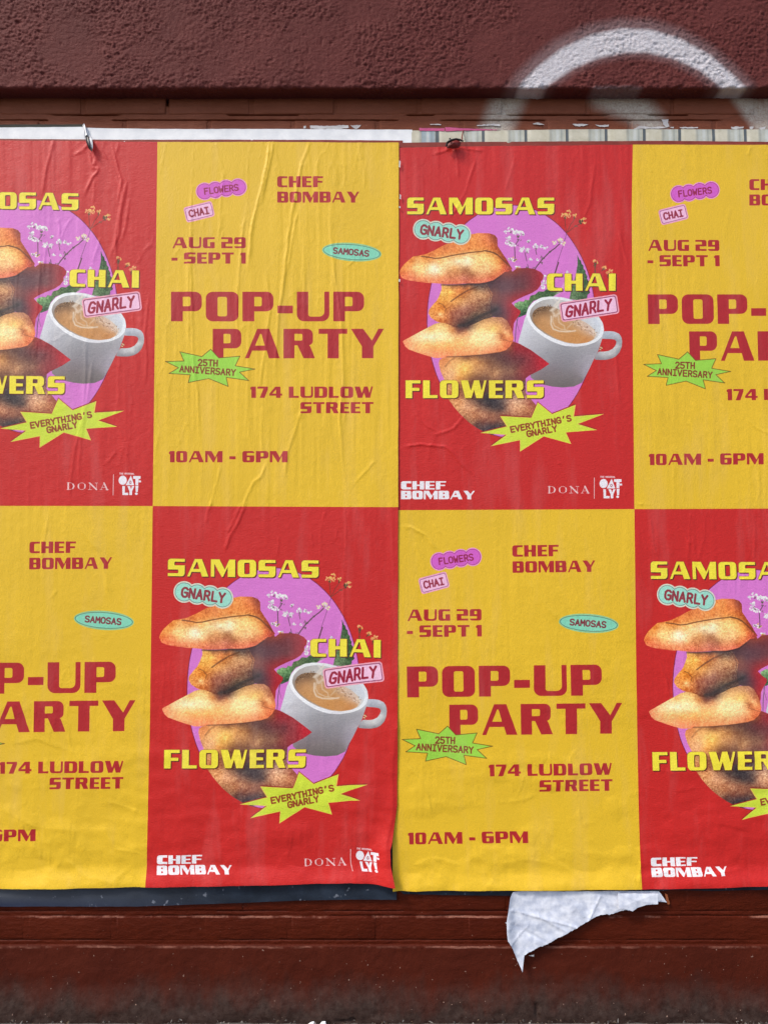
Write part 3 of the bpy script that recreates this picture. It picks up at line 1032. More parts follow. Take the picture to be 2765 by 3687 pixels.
    c.part("printed_leaf", "dark green serrated leaf")
    leafR = [(1075, 640), (1098, 700), (1118, 715), (1130, 760), (1150, 775), (1155, 820), (1180, 850), (1178, 880), (1203, 920), (1196, 950), (1222, 985), (1214, 1020), (1240, 1060), (1222, 1090), (1240, 1130), (1205, 1160), (1200, 1205), (1080, 1230), (970, 1215), (1000, 1080), (1045, 940), (1060, 870), (1078, 760)]
    leafL = [(690, 225), (600, 200), (560, 230), (480, 232), (440, 262), (370, 262), (330, 300), (262, 320), (240, 380), (190, 372), (170, 400), (110, 395), (40, 430), (50, 470), (100, 615), (200, 575), (235, 470), (300, 390), (420, 345), (560, 335), (620, 300), (700, 260)]
    for P, fr, sm, sd in ((leafR, Fl, [((1090, 800), (52, 78, 48)), ((1150, 950), (64, 92, 54)), ((1080, 1050), (92, 118, 76)), ((1130, 1120), (58, 84, 52)), ((1190, 1080), (44, 66, 40)), ((1010, 1180), (92, 112, 82))], 5),
                          (leafL, K, [((600, 240), (74, 92, 58)), ((480, 280), (58, 84, 54)), ((300, 350), (72, 92, 56)), ((200, 440), (92, 128, 84)), ((120, 520), (64, 92, 60)), ((80, 450), (128, 158, 112)), ((180, 560), (52, 76, 52))], 6)):
        cv = c.poly_cov([c.T(fr(P))])
        c.put(cv, rbf(c, cv, [(*fr([a])[0], b) for a, b in sm], 3, 0.22, sd, 6))
    c.stroke([Fl([(1085, 700), (1110, 900), (1120, 1100), (1090, 1230)])], 1.6, (120, 140, 100), 0.6)
    for k in range(7):
        y = 790 + 60 * k
        c.stroke([Fl([(1112, y + 30), (1150 + 8 * k, y)])], 1.0, (110, 132, 92), 0.5)
    c.part("printed_flowers")
    c.names[c.cur] = ("printed_flowers", "single thin stem beside the mug")
    c.stroke([K([(90, 610), (65, 760), (55, 940)])], 2.6, (96, 78, 96))
    c.stroke([K([(70, 620), (85, 720), (110, 800)])], 1.6, (140, 90, 130))
    c.stroke([K([(600, 330), (680, 240), (730, 150)])], 9, (232, 190, 226), 0.5, soft=5)

    # ---------------- mug
    c.part("printed_mug", "white mug of milky tea with a looped handle")
    body = [(203, 590), (180, 640), (150, 760), (95, 950), (130, 1000), (200, 1150), (250, 1300), (270, 1430), (350, 1490), (450, 1528), (560, 1552), (700, 1565), (850, 1552), (960, 1500), (1040, 1350), (1110, 1200), (1175, 1080), (1235, 900), (1256, 790), (1200, 700), (700, 500), (300, 480)]
    bs = [((180, 720), (205, 206, 212)), ((230, 800), (196, 198, 203)), ((140, 930), (196, 197, 203)), ((300, 900), (180, 180, 184)), ((420, 970), (172, 172, 176)), ((350, 1050), (166, 165, 170)), ((500, 1060), (150, 149, 153)),
          ((700, 1100), (138, 136, 140)), ((900, 1090), (142, 140, 144)), ((1080, 1050), (150, 148, 152)), ((1180, 990), (160, 158, 162)), ((1210, 900), (182, 182, 186)), ((500, 1200), (142, 139, 143)), ((560, 1280), (126, 118, 122)),
          ((750, 1250), (130, 126, 130)), ((950, 1250), (144, 139, 145)), ((1080, 1180), (160, 155, 162)), ((1030, 1320), (158, 150, 160)), ((400, 1380), (124, 112, 114)), ((560, 1420), (118, 108, 108)), ((750, 1420), (118, 110, 110)),
          ((900, 1400), (122, 114, 116)), ((1000, 1400), (150, 142, 150)), ((420, 1500), (112, 102, 100)), ((620, 1530), (106, 98, 96)), ((820, 1530), (104, 96, 94)), ((950, 1470), (118, 110, 110))]
    handle = [(1252, 803), (1330, 800), (1400, 808), (1460, 835), (1492, 880), (1503, 940), (1498, 1010), (1470, 1085), (1420, 1140), (1370, 1170), (1290, 1190), (1200, 1192), (1125, 1187), (1150, 1120), (1185, 1078), (1260, 1078), (1320, 1068), (1375, 1040), (1412, 990), (1425, 945), (1405, 918), (1350, 908), (1225, 905), (1235, 850)]
    cv = c.poly_cov([c.T(K(smooth_loop(handle, 1)))])
    c.put(cv, rbf(c, cv, [(*K([a])[0], b) for a, b in [((1290, 830), (190, 196, 206)), ((1400, 840), (196, 200, 208)), ((1300, 885), (162, 168, 178)), ((1450, 900), (178, 180, 186)), ((1480, 960), (168, 170, 174)), ((1430, 1010), (216, 216, 214)),
                                                          ((1420, 1090), (170, 170, 172)), ((1340, 1110), (206, 206, 204)), ((1240, 1115), (196, 196, 196)), ((1200, 1165), (150, 148, 152)), ((1340, 1165), (142, 140, 144)), ((1470, 1060), (150, 150, 152)), ((1410, 930), (150, 150, 156))]], 3.0, 0.012, 3, 4))
    cv = c.poly_cov([c.T(K(body))])
    c.put(cv, rbf(c, cv, [(*K([a])[0], b) for a, b in [(q_, tuple(min(250, v_ * 1.06 + 3) for v_ in w_)) for q_, w_ in bs]], 3.2, 0.035, 11, 2.0))
    rim = [(530, 327), (400, 345), (290, 410), (222, 500), (203, 580), (235, 680), (310, 775), (420, 865), (560, 945), (720, 1000), (880, 1012), (1040, 990), (1160, 940), (1232, 870), (1258, 780), (1243, 690), (1190, 605), (1100, 520), (980, 440), (850, 382), (700, 340)]
    inner = [(540, 362), (430, 380), (330, 428), (266, 500), (248, 580), (280, 670), (350, 755), (460, 838), (600, 910), (760, 962), (900, 976), (1040, 955), (1138, 908), (1196, 840), (1214, 760), (1190, 680), (1120, 600), (1000, 510), (850, 428), (700, 376)]
    cv = c.poly_cov([c.T(K(smooth_loop(rim, 2)))])
    c.put(cv, rbf(c, cv, [(*K([a])[0], b) for a, b in [((530, 340), (240, 244, 244)), ((225, 560), (246, 248, 250)), ((300, 740), (246, 248, 250)), ((560, 930), (238, 240, 242)), ((850, 995), (230, 230, 234)), ((1100, 960), (240, 242, 242)), ((1240, 800), (236, 242, 246)), ((1100, 540), (220, 222, 226)), ((800, 370), (228, 230, 232))]], 3, 0.02, 8, 5))
    cv = c.poly_cov([c.T(K(smooth_loop(inner, 2)))])
    c.put(cv, rbf(c, cv, [(*K([a])[0], b) for a, b in [((540, 380), (196, 194, 190)), ((400, 420), (184, 180, 176)), ((300, 480), (174, 168, 164)), ((265, 560), (160, 150, 142)), ((300, 660), (150, 130, 110)), ((760, 400), (204, 204, 204)), ((1000, 560), (206, 208, 212)), ((1150, 680), (214, 220, 228)), ((1190, 800), (212, 218, 222)), ((1120, 910), (216, 204, 190))]], 3, 0.03, 9, 5))
    tea = [(283, 580), (310, 520), (370, 478), (450, 462), (560, 462), (680, 520), (800, 600), (930, 640), (1040, 700), (1120, 770), (1155, 850), (1110, 915), (1030, 955), (900, 972), (760, 955), (620, 905), (480, 830), (360, 745), (300, 670)]
    cv = c.poly_cov([c.T(K(smooth_loop(tea, 2)))])
    ts = [((320, 570), (140, 104, 70)), ((400, 520), (132, 98, 66)), ((480, 500), (126, 94, 64)), ((560, 480), (140, 110, 82)), ((340, 640), (176, 128, 80)), ((430, 620), (196, 144, 92)), ((450, 700), (202, 148, 92)), ((560, 800), (206, 150, 92)),
          ((640, 700), (204, 152, 98)), ((700, 900), (206, 146, 84)), ((900, 930), (208, 148, 88)), ((900, 850), (202, 140, 76)), ((800, 750), (202, 148, 92)), ((1000, 900), (204, 140, 80)), ((1090, 880), (206, 152, 104)), ((1120, 850), (222, 196, 172)),
          ((900, 690), (212, 178, 148)), ((1000, 760), (216, 184, 158)), ((840, 660), (204, 170, 132)), ((1060, 800), (220, 190, 166)), ((760, 620), (198, 150, 102)), ((600, 560), (196, 158, 120))]
    c.put(cv, rbf(c, cv, [(*K([a])[0], b) for a, b in ts], 3.4, 0.05, 12, 3.5))
    for _ in range(70):
        t = rnd.random()
        x = 300 + 230 * t + rnd.gauss(0, 12); y = 590 - 110 * math.sin(t * 1.9) + rnd.gauss(0, 16)
        c.poly(K(ellipse(x, y, rnd.uniform(4, 11), rnd.uniform(3, 8), 0, 7)), rnd.choice([(84, 58, 36), (104, 74, 46), (190, 154, 112)]), alpha=.8)
    for _ in range(90):
        t = rnd.random()
        x = 850 + 290 * t + rnd.gauss(0, 24); y = 660 + 180 * t + rnd.gauss(0, 22)
        c.poly(K(ellipse(x, y, rnd.uniform(5, 11), rnd.uniform(4, 9), 0, 7)), rnd.choice([(142, 100, 76), (168, 126, 96), (236, 214, 194), (228, 200, 176)]), alpha=.75)
    # foam swirl and steam
    for L, w_, a_ in (([(545, 600), (540, 700), (570, 770), (650, 800), (760, 808), (870, 795)], 5, .75), ([(575, 590), (560, 660), (590, 730), (680, 775), (800, 795)], 3, .6), ([(640, 600), (650, 680), (720, 730), (730, 775)], 4, .5),
                      ([(620, 470), (560, 530), (600, 600), (650, 560)], 8, .5), ([(660, 380), (590, 450), (545, 520)], 7, .5), ([(690, 440), (640, 520), (690, 600)], 6, .45), ([(580, 360), (640, 420), (660, 350)], 4, .45), ([(820, 700), (760, 760)], 4, .4), ([(530, 520), (600, 480), (640, 440)], 6, .5)):
        c.stroke([K(L)], w_, (238, 226, 208), a_, soft=4)
    c.poly(K([(1195, 1080), (1225, 1010), (1240, 985), (1215, 1060)]), (96, 70, 56))
    blos = [(90, 96, 60), (214, 186, 140)]
    for x, y in ((1212, 1020), (1225, 1030), (1205, 1050)):
        c.poly(K(ellipse(x, y, 16, 9, 20, 8)), rnd.choice(blos))

    # ---------------- samosas, bottom one first
    def samosa(pts, fr, samples, seed, mott, clip=None, ms=5.0, sm=0, power=4.6):
        c.part("printed_samosa", None)
        cv = c.poly_cov([c.T(fr(smooth_loop(pts, sm) if sm else pts))])
        c.put(cv, rbf(c, cv, [(*fr([a])[0], b) for a, b in samples], power, mott, seed, ms), clip=clip)
    # E: lowest, cut by the oval
    E = [(560, 800), (1400, 790), (1400, 960), (1440, 1010), (1510, 1090), (1490, 1180), (1480, 1250), (1300, 1300), (1100, 1400), (900, 1420), (700, 1250), (520, 950)]
    samosa(E, B, [((640, 960), (150, 92, 60)), ((700, 1060), (196, 142, 98)), ((760, 1100), (206, 158, 122)), ((830, 1120), (186, 138, 104)), ((700, 1130), (190, 138, 98)), ((760, 1190), (172, 122, 88)), ((860, 1220), (160, 108, 76)), ((950, 1180), (168, 120, 92)),
                   ((820, 1010), (92, 62, 48)), ((900, 1040), (68, 52, 48)), ((980, 1080), (62, 50, 48)), ((1060, 1120), (64, 52, 50)), ((1150, 1130), (72, 56, 52)), ((1000, 1010), (58, 52, 52)), ((1100, 980), (72, 60, 62)), ((1050, 1180), (140, 98, 76)), ((1150, 1180), (132, 90, 72)),
                   ((1250, 1040), (182, 142, 116)), ((1230, 1100), (176, 134, 106)), ((1330, 1060), (196, 156, 126)), ((1380, 1110), (188, 142, 106)), ((1330, 1150), (182, 132, 98)), ((1430, 1150), (172, 118, 84)), ((1440, 1080), (150, 92, 72)), ((1250, 1170), (160, 112, 86)), ((1380, 1190), (150, 98, 70)),
                   ((950, 1270), (120, 78, 62)), ((1050, 1260), (116, 74, 58)), ((1000, 1330), (58, 48, 52)), ((1100, 1310), (66, 52, 52)), ((900, 1290), (90, 62, 54)), ((1150, 1240), (120, 76, 58)), ((700, 900), (120, 76, 52)), ((900, 920), (88, 60, 46)), ((1200, 930), (80, 62, 60)), ((1300, 960), (110, 82, 74)), ((560, 880), (200, 150, 96)), ((1330, 1240), (130, 84, 62))],
           31, 0.19, clip=oval, ms=5.2)
    D = [(470, 650), (478, 610), (505, 592), (560, 580), (620, 572), (800, 560), (950, 545), (1120, 515), (1200, 495), (1250, 425), (1270, 412), (1340, 440), (1450, 500), (1560, 580), (1652, 652), (1560, 715), (1440, 775), (1390, 815), (1330, 870), (1250, 920), (1100, 960), (900, 960), (760, 935), (620, 920), (560, 880), (520, 800), (490, 730)]
    samosa(D, B, [((500, 640), (206, 140, 92)), ((530, 700), (202, 146, 98)), ((540, 600), (196, 130, 84)), ((600, 620), (216, 160, 104)), ((640, 680), (222, 176, 118)), ((740, 640), (214, 168, 100)), ((780, 690), (224, 178, 102)), ((720, 740), (222, 172, 96)), ((620, 760), (212, 166, 120)), ((590, 820), (200, 152, 110)),
                  ((680, 800), (206, 148, 84)), ((860, 620), (184, 134, 84)), ((940, 650), (160, 114, 72)), ((860, 700), (188, 140, 92)), ((950, 720), (166, 122, 84)), ((1020, 680), (130, 90, 64)), ((1100, 740), (160, 120, 88)), ((1060, 780), (168, 124, 90)), ((900, 790), (118, 80, 56)), ((1000, 790), (120, 84, 62)), ((830, 820), (110, 72, 50)),
                  ((760, 580), (120, 78, 52)), ((900, 570), (110, 74, 52)), ((1020, 570), (96, 66, 54)), ((1120, 560), (82, 54, 50)), ((1200, 560), (92, 50, 50)), ((1200, 640), (88, 56, 52)), ((1280, 700), (110, 72, 62)), ((1250, 740), (132, 94, 76)), ((1180, 790), (110, 74, 62)), ((1320, 720), (120, 66, 58)), ((1290, 480), (128, 40, 44)), ((1360, 500), (128, 38, 44)),
                  ((1350, 600), (98, 46, 50)), ((1450, 600), (120, 42, 48)), ((1550, 640), (150, 32, 44)), ((1620, 655), (162, 28, 42)), ((1500, 700), (132, 40, 48)), ((1400, 740), (122, 48, 50)), ((1270, 440), (120, 48, 40)), ((1230, 480), (120, 64, 44)), ((1300, 830), (92, 48, 48)), ((1100, 880), (78, 50, 50)), ((900, 900), (84, 58, 44)), ((700, 880), (140, 94, 60)), ((600, 880), (176, 128, 86)), ((1200, 900), (76, 56, 58))],
           32, 0.12, ms=5.5)
    C_ = [(88, 412), (105, 398), (150, 375), (250, 320), (350, 268), (430, 225), (480, 212), (540, 218), (600, 240), (640, 262), (700, 262), (770, 260), (850, 225), (950, 178), (1050, 152), (1150, 155), (1200, 190), (1235, 250), (1262, 320), (1272, 380), (1262, 420), (1235, 462), (1190, 505), (1110, 530), (1000, 545), (900, 556), (750, 566), (620, 574), (500, 590), (430, 590), (330, 560), (240, 530), (150, 498), (115, 465)]
    # B's right-hand side and the dark wrapper behind go first
    Bd = [(1190, 470), (1440, 480), (1560, 495), (1640, 520), (1820, 520), (1950, 555), (2000, 610), (2010, 680), (1960, 740), (1900, 790), (1780, 870), (1650, 940), (1560, 985), (1540, 1020), (1700, 1040), (1740, 1080), (1700, 1190), (1640, 1280), (1600, 1420), (1500, 1360), (1300, 1100), (1100, 900)]
    Bd = [(850, 745), (1000, 715), (1250, 700), (1400, 600), (1500, 505), (1560, 470), (1600, 560), (1660, 512), (1800, 508), (1900, 520), (1980, 560), (2025, 610), (2015, 660), (1985, 690), (1990, 730), (1940, 800), (1860, 850), (1740, 900), (1640, 950), (1590, 985), (1640, 1040), (1710, 1090), (1705, 1130), (1660, 1190), (1620, 1260), (1612, 1350), (1600, 1400), (1540, 1300), (1400, 1180), (1250, 1150), (1100, 1180), (1000, 1000)]
    samosa(Bd, A, [((1300, 730), (70, 50, 54)), ((1450, 690), (84, 56, 60)), ((1600, 640), (92, 50, 54)), ((1750, 600), (98, 48, 52)), ((1900, 600), (122, 44, 50)), ((1990, 620), (140, 38, 48)), ((1650, 540), (120, 56, 46)), ((1560, 520), (132, 62, 44)), ((1450, 800), (88, 62, 66)), ((1600, 800), (92, 58, 62)), ((1750, 780), (98, 56, 58)),
                   ((1900, 760), (122, 46, 52)), ((1960, 720), (134, 40, 48)), ((1350, 850), (112, 74, 66)), ((1350, 950), (110, 72, 66)), ((1450, 950), (104, 62, 62)), ((1600, 900), (122, 50, 52)), ((1750, 870), (130, 44, 50)), ((1400, 1050), (72, 62, 64)), ((1350, 1120), (70, 58, 60)), ((1450, 1100), (76, 52, 58)), ((1550, 1000), (128, 44, 50)),
                   ((1650, 1080), (146, 34, 44)), ((1600, 1200), (138, 38, 46)), ((1560, 1150), (118, 44, 52)), ((1590, 1320), (140, 50, 44)), ((1500, 1180), (96, 54, 56)), ((1250, 1120), (74, 62, 58))], 33, 0.07, ms=5)
    B_ = [(640, 725), (700, 735), (900, 728), (1100, 722), (1250, 712), (1290, 790), (1340, 860), (1310, 960), (1300, 1060), (1340, 1180), (1200, 1260), (1080, 1330), (980, 1380), (880, 1390), (780, 1340), (690, 1270), (570, 1235), (495, 1185), (460, 1125), (468, 1075), (520, 1010), (575, 950), (610, 880), (640, 800)]
    samosa(B_, A, [((680, 800), (218, 164, 88)), ((640, 880), (222, 170, 92)), ((760, 820), (226, 172, 92)), ((700, 900), (206, 152, 76)), ((780, 900), (216, 150, 78)), ((860, 850), (206, 136, 76)), ((900, 790), (196, 126, 74)), ((1000, 780), (172, 108, 64)), ((960, 840), (160, 100, 52)), ((880, 890), (172, 110, 52)), ((780, 760), (146, 98, 58)),
                   ((950, 740), (84, 56, 44)), ((1100, 745), (76, 60, 56)), ((1200, 760), (90, 70, 62)), ((1100, 800), (132, 96, 66)), ((1060, 870), (186, 140, 98)), ((1160, 850), (190, 148, 108)), ((1240, 880), (172, 128, 92)), ((1300, 850), (150, 104, 80)), ((980, 920), (178, 128, 84)), ((900, 980), (198, 148, 98)), ((820, 1000), (186, 128, 74)),
                   ((760, 980), (198, 138, 76)), ((1050, 960), (170, 122, 86)), ((1150, 950), (148, 104, 76)), ((1250, 960), (140, 100, 76)), ((700, 1020), (186, 122, 58)), ((600, 980), (202, 130, 56)), ((560, 1040), (210, 138, 68)), ((500, 1110), (216, 148, 84)), ((600, 1080), (196, 122, 52)), ((620, 1140), (232, 180, 126)), ((560, 1160), (206, 138, 76)),
                   ((660, 1100), (196, 126, 62)), ((620, 1210), (192, 116, 58)), ((720, 1200), (166, 98, 56)), ((780, 1120), (150, 92, 66)), ((880, 1080), (146, 94, 72)), ((980, 1050), (142, 96, 76)), ((880, 1170), (132, 84, 66)), ((980, 1140), (122, 80, 62)), ((1080, 1080), (128, 88, 68)), ((800, 1240), (124, 76, 56)), ((900, 1250), (78, 52, 44)),
                   ((1000, 1210), (72, 54, 46)), ((1100, 1150), (84, 68, 54)), ((1180, 1110), (104, 78, 62)), ((1220, 1040), (112, 82, 66)), ((1280, 1030), (100, 76, 68))], 34, 0.19, ms=5.0)
    samosa(C_, B, [((110, 420), (222, 138, 100)), ((160, 410), (220, 158, 112)), ((240, 380), (228, 196, 148)), ((320, 360), (238, 220, 176)), ((400, 360), (240, 226, 184)), ((500, 370), (236, 214, 166)), ((580, 370), (232, 202, 150)), ((380, 290), (218, 174, 112)), ((460, 250), (220, 184, 124)), ((540, 290), (224, 192, 134)), ((560, 240), (206, 156, 98)),
                   ((620, 290), (188, 128, 78)), ((680, 300), (118, 72, 54)), ((720, 290), (106, 66, 52)), ((640, 250), (120, 78, 56)), ((700, 262), (72, 50, 44)), ((780, 255), (74, 52, 46)), ((760, 320), (196, 142, 100)), ((680, 350), (214, 166, 116)), ((250, 450), (226, 172, 116)), ((200, 480), (222, 158, 112)), ((350, 440), (232, 182, 118)), ((350, 520), (222, 156, 108)),
                   ((450, 460), (224, 164, 100)), ((450, 560), (222, 140, 104)), ((560, 450), (226, 166, 100)), ((560, 540), (220, 146, 100)), ((700, 440), (228, 176, 112)), ((700, 520), (216, 150, 100)), ((820, 380), (236, 202, 148)), ((850, 320), (234, 204, 152)), ((900, 280), (226, 190, 130)), ((960, 230), (206, 162, 110)), ((1050, 180), (180, 136, 98)), ((1140, 190), (176, 128, 98)),
                   ((950, 350), (238, 208, 158)), ((1050, 280), (228, 188, 116)), ((1050, 340), (236, 206, 154)), ((1120, 250), (206, 158, 102)), ((900, 450), (234, 190, 132)), ((1000, 440), (236, 196, 142)), ((850, 520), (214, 152, 104)), ((1000, 510), (216, 148, 106)), ((1150, 340), (176, 110, 68)), ((1180, 320), (230, 174, 124)), ((1170, 380), (184, 114, 72)),
                   ((1220, 350), (214, 148, 98)), ((1240, 400), (206, 120, 80)), ((1100, 420), (230, 176, 126)), ((1150, 470), (212, 136, 90)), ((1200, 460), (196, 110, 72)), ((1200, 240), (160, 104, 76)), ((1100, 500), (204, 130, 90)), ((1240, 300), (176, 108, 74))], 35, 0.12, ms=5.0)
    Aout = [(66, 575), (85, 520), (130, 460), (190, 405), (255, 352), (340, 338), (430, 318), (560, 260), (640, 215), (700, 185), (900, 130), (1020, 55), (1130, 33), (1290, 36), (1365, 62), (1398, 105), (1402, 210), (1455, 290), (1520, 385), (1575, 480), (1600, 520), (1540, 560), (1500, 560), (1440, 612), (1350, 672), (1250, 702), (1140, 720), (1000, 716), (850, 727), (700, 730), (560, 715), (440, 710), (300, 692), (170, 672), (95, 640)]
    samosa(Aout, A, [((100, 560), (214, 128, 72)), ((160, 500), (220, 152, 88)), ((200, 590), (214, 130, 84)), ((130, 630), (206, 112, 74)), ((230, 420), (202, 128, 62)), ((300, 400), (216, 158, 96)), ((300, 480), (232, 192, 132)), ((380, 460), (228, 184, 120)), ((420, 400), (206, 146, 84)), ((330, 560), (228, 178, 118)), ((450, 540), (236, 206, 158)),
                     ((540, 490), (240, 222, 190)), ((560, 560), (238, 214, 176)), ((650, 520), (232, 198, 148)), ((620, 430), (222, 176, 116)), ((500, 400), (204, 144, 84)), ((720, 430), (232, 202, 150)), ((850, 420), (238, 216, 176)), ((900, 380), (232, 202, 148)), ((980, 400), (240, 222, 184)), ((1000, 460), (236, 208, 168)), ((820, 500), (206, 156, 104)),
                     ((880, 560), (186, 132, 88)), ((960, 530), (152, 104, 68)), ((1060, 590), (156, 104, 68)), ((760, 630), (182, 116, 78)), ((940, 640), (178, 110, 86)), ((650, 630), (212, 142, 94)), ((500, 640), (220, 150, 106)), ((380, 650), (216, 140, 96)), ((250, 650), (208, 122, 84)), ((1080, 500), (224, 182, 128)), ((1150, 430), (222, 182, 122)), ((1080, 350), (228, 194, 136)),
                     ((1200, 350), (226, 190, 126)), ((1300, 340), (212, 164, 98)), ((1250, 450), (230, 190, 134)), ((1350, 450), (222, 172, 110)), ((1180, 560), (222, 176, 126)), ((1290, 560), (216, 160, 112)), ((1310, 605), (176, 104, 64)), ((1420, 520), (212, 142, 88)), ((1480, 490), (204, 116, 72)), ((1400, 600), (202, 118, 78)), ((1200, 640), (206, 134, 96)),
                     ((1100, 680), (200, 118, 88)), ((900, 695), (192, 112, 84)), ((700, 700), (196, 112, 84)), ((1280, 680), (196, 104, 82)), ((1420, 400), (196, 128, 66)), ((480, 335), (196, 118, 62)), ((600, 300), (200, 124, 66)), ((700, 310), (206, 134, 74)), ((700, 230), (196, 122, 72)), ((850, 240), (206, 134, 80)), ((850, 290), (196, 122, 64)), ((960, 180), (212, 142, 84)),
                     ((1000, 250), (196, 122, 64)), ((1080, 110), (214, 142, 82)), ((1150, 180), (204, 130, 72)), ((1180, 90), (208, 132, 78)), ((1150, 240), (206, 134, 74)), ((1250, 60), (186, 106, 66)), ((1280, 130), (192, 112, 68)), ((1340, 90), (132, 66, 44)), ((1370, 150), (140, 70, 44)), ((1330, 200), (178, 100, 54)), ((1380, 250), (168, 92, 48)), ((1290, 250), (192, 118, 62)),
                     ((1450, 340), (146, 74, 38)), ((1500, 420), (138, 64, 38)), ((1550, 480), (140, 60, 42)), ((1540, 520), (160, 76, 60)), ((1500, 540), (186, 92, 66))], 36, 0.15, ms=5.5)
    c.stroke([A([(370, 350), (470, 362), (560, 378), (640, 372), (700, 356), (850, 326), (980, 305), (1100, 290), (1180, 283), (1240, 272), (1300, 285), (1360, 305), (1420, 345), (1470, 395), (1530, 450), (1565, 485)])], 3.6, (96, 54, 24), 0.85, soft=2)
    c.stroke([A([(1240, 276), (1330, 296), (1400, 325)])], 4.5, (96, 56, 28), 0.6, soft=2)
    c.stroke([A([(640, 738), (800, 742), (1000, 728), (1200, 722), (1340, 690), (1450, 610)])], 5, (56, 38, 38), 0.6, soft=4, setid=False)
    c.stroke([A([(770, 960), (880, 880), (1000, 810), (1130, 760)])], 4.4, (96, 52, 24), 0.75, soft=3, setid=False)
    c.stroke([A([(870, 1292), (960, 1280), (1060, 1225), (1160, 1160), (1300, 1105), (1380, 1070)])], 10, (48, 42, 42), 0.6, soft=7, setid=False)
    c.stroke([A([(1255, 735), (1270, 800), (1310, 870), (1290, 960), (1315, 1040), (1310, 1100)])], 2.0, (60, 40, 40), 0.5, soft=2, setid=False)
    c.stroke([A([(600, 985), (650, 1000), (700, 1060), (690, 1110)])], 3.0, (128, 72, 26), 0.7, soft=2, setid=False)
    c.stroke([B([(1110, 330), (1150, 345), (1130, 380), (1190, 400), (1260, 420)])], 3.0, (140, 76, 46), 0.5, soft=3, setid=False)
    c.stroke([B([(640, 590), (590, 620), (540, 680)]), B([(1060, 620), (1040, 720), (1060, 820)])], 5, (128, 80, 50), 0.4, soft=5, setid=False)
    c.stroke([B([(560, 578), (760, 572), (950, 556), (1110, 530)])], 4, (92, 56, 42), 0.55, soft=3, setid=False)

    # ---------------- words and badges
    for txt, bx in (("SAMOSAS", (1466, 711.5, 1995, 771.6)), ("CHAI", (1968.6, 985, 2215.4, 1047)), ("FLOWERS", (1460.5, 1369.5, 1957.7, 1433.6))):
        c.part("word", "yellow word " + txt)
        c.word(txt, bx, (244, 228, 62), shadow=(84, 26, 22), gap=14, edge=(150, 96, 40))
    c.part("cloud_badge", "mint green cloud badge reading GNARLY")
    H_ = lambda pts: frm(1440, 680, 2.86, pts)
    cen = [(240, 416), (370, 434), (500, 452), (627, 470)]
    for gr, col in ((107, (216, 220, 200)), (92, (84, 112, 112)), (87, (160, 224, 204))):
        for i, (x, y) in enumerate(cen):
            c.poly(H_(ellipse(x, y, gr, gr)), col)
    c.mono("GNARLY", *H_([(432, 444)])[0], 450 / 2.86, 88 / 2.86, 7.5, (146, 52, 62), 5.6)
    c.part("card_badge", "pale pink card badge reading GNARLY")
    def card2(grow, r):
        P = rr(-374 - grow, -112 - grow, 374 + grow, 112 + grow, r)
        cc, ss = math.cos(R(-8.7)), math.sin(R(-8.7))
        return K([(1058 + x * cc - y * ss, 487 + x * ss + y * cc) for x, y in P])
    c.poly(card2(22, 44), (240, 168, 186))
    c.poly(card2(4, 30), (150, 70, 104))
    c.poly(card2(-8, 24), (243, 196, 222))
    c.mono("GNARLY", *K([(1052, 488)])[0], 640 / 3.77, 138 / 3.77, -10, (156, 26, 56), 5.8, slant=0.22, wave=1.5)
    c.part("starburst_badge", "lime yellow starburst badge reading EVERYTHING'S GNARLY")
    Q = lambda pts: frm(1600, 1350, 2.765, pts)
    star = [(930, 272), (1073, 388), (1307, 295), (1290, 412), (1588, 388), (1330, 488), (1522, 548), (1212, 572), (1263, 688), (990, 612), (752, 765), (752, 650), (460, 710), (615, 597), (352, 577), (618, 513), (553, 408), (865, 425)]
    c.poly(Q([(x - 2, y - 9) for x, y in star]), (150, 38, 30))
    c.poly(Q(star), (236, 206, 84))
    sc = [(950 + (x - 950) * 0.965, 515 + (y - 515) * 0.955) for x, y in star]
    c.poly(Q(sc), (208, 226, 62))
    c.mono("EVERYTHING'S", *Q([(958, 487)])[0], 625 / 2.765, 54 / 2.765, -11, (150, 66, 30), 4.0)
    c.mono("GNARLY", *Q([(970, 560)])[0], 312 / 2.765, 54 / 2.765, -11, (150, 66, 30), 4.0)
    c.part("word", "white words CHEF BOMBAY")
    c.word("CHEF", (1443.5, 1732.5, 1606, 1762.4), (240, 238, 242), gap=9, heavy=True)
    c.word("BOMBAY", (1443.5, 1767, 1710, 1797.6), (240, 238, 242), gap=8, heavy=True)
    c.part("word", "thin white serif word DONA")
    W_ = (236, 200, 200)
    D_ = lambda pts: frm(1940, 1690, 5.184, pts)
    ser = 1.6
    c.stroke([D_([(195, 320), (195, 440)])], 5.2, W_)
    c.stroke([D_([(168, 318), (240, 318), (285, 335), (308, 378), (285, 425), (235, 442), (168, 442)])], ser, W_)
    c.stroke([D_([(285, 345), (303, 378), (285, 420)])], 5.0, W_)
    c.stroke([D_(ellipse(447, 380, 68, 62, 0, 24) + [(515, 380)])], ser, W_)
    c.stroke([D_([(388, 350), (383, 380), (390, 412)]), D_([(505, 350), (511, 380), (503, 412)])], 4.8, W_)
    c.stroke([D_([(595, 320), (722, 440)])], 5.2, W_)
    c.stroke([D_([(600, 320), (600, 440)]), D_([(722, 320), (722, 440)]), D_([(570, 442), (630, 442)]), D_([(695, 318), (748, 318)]), D_([(570, 318), (605, 318)])], ser, W_)
    c.stroke([D_([(862, 318), (922, 440)])], 5.4, W_)
    c.stroke([D_([(862, 318), (808, 440)]), D_([(826, 402), (900, 402)]), D_([(788, 442), (832, 442)]), D_([(890, 442), (950, 442)])], ser, W_)
    c.part("divider_line", "thin white upright line")
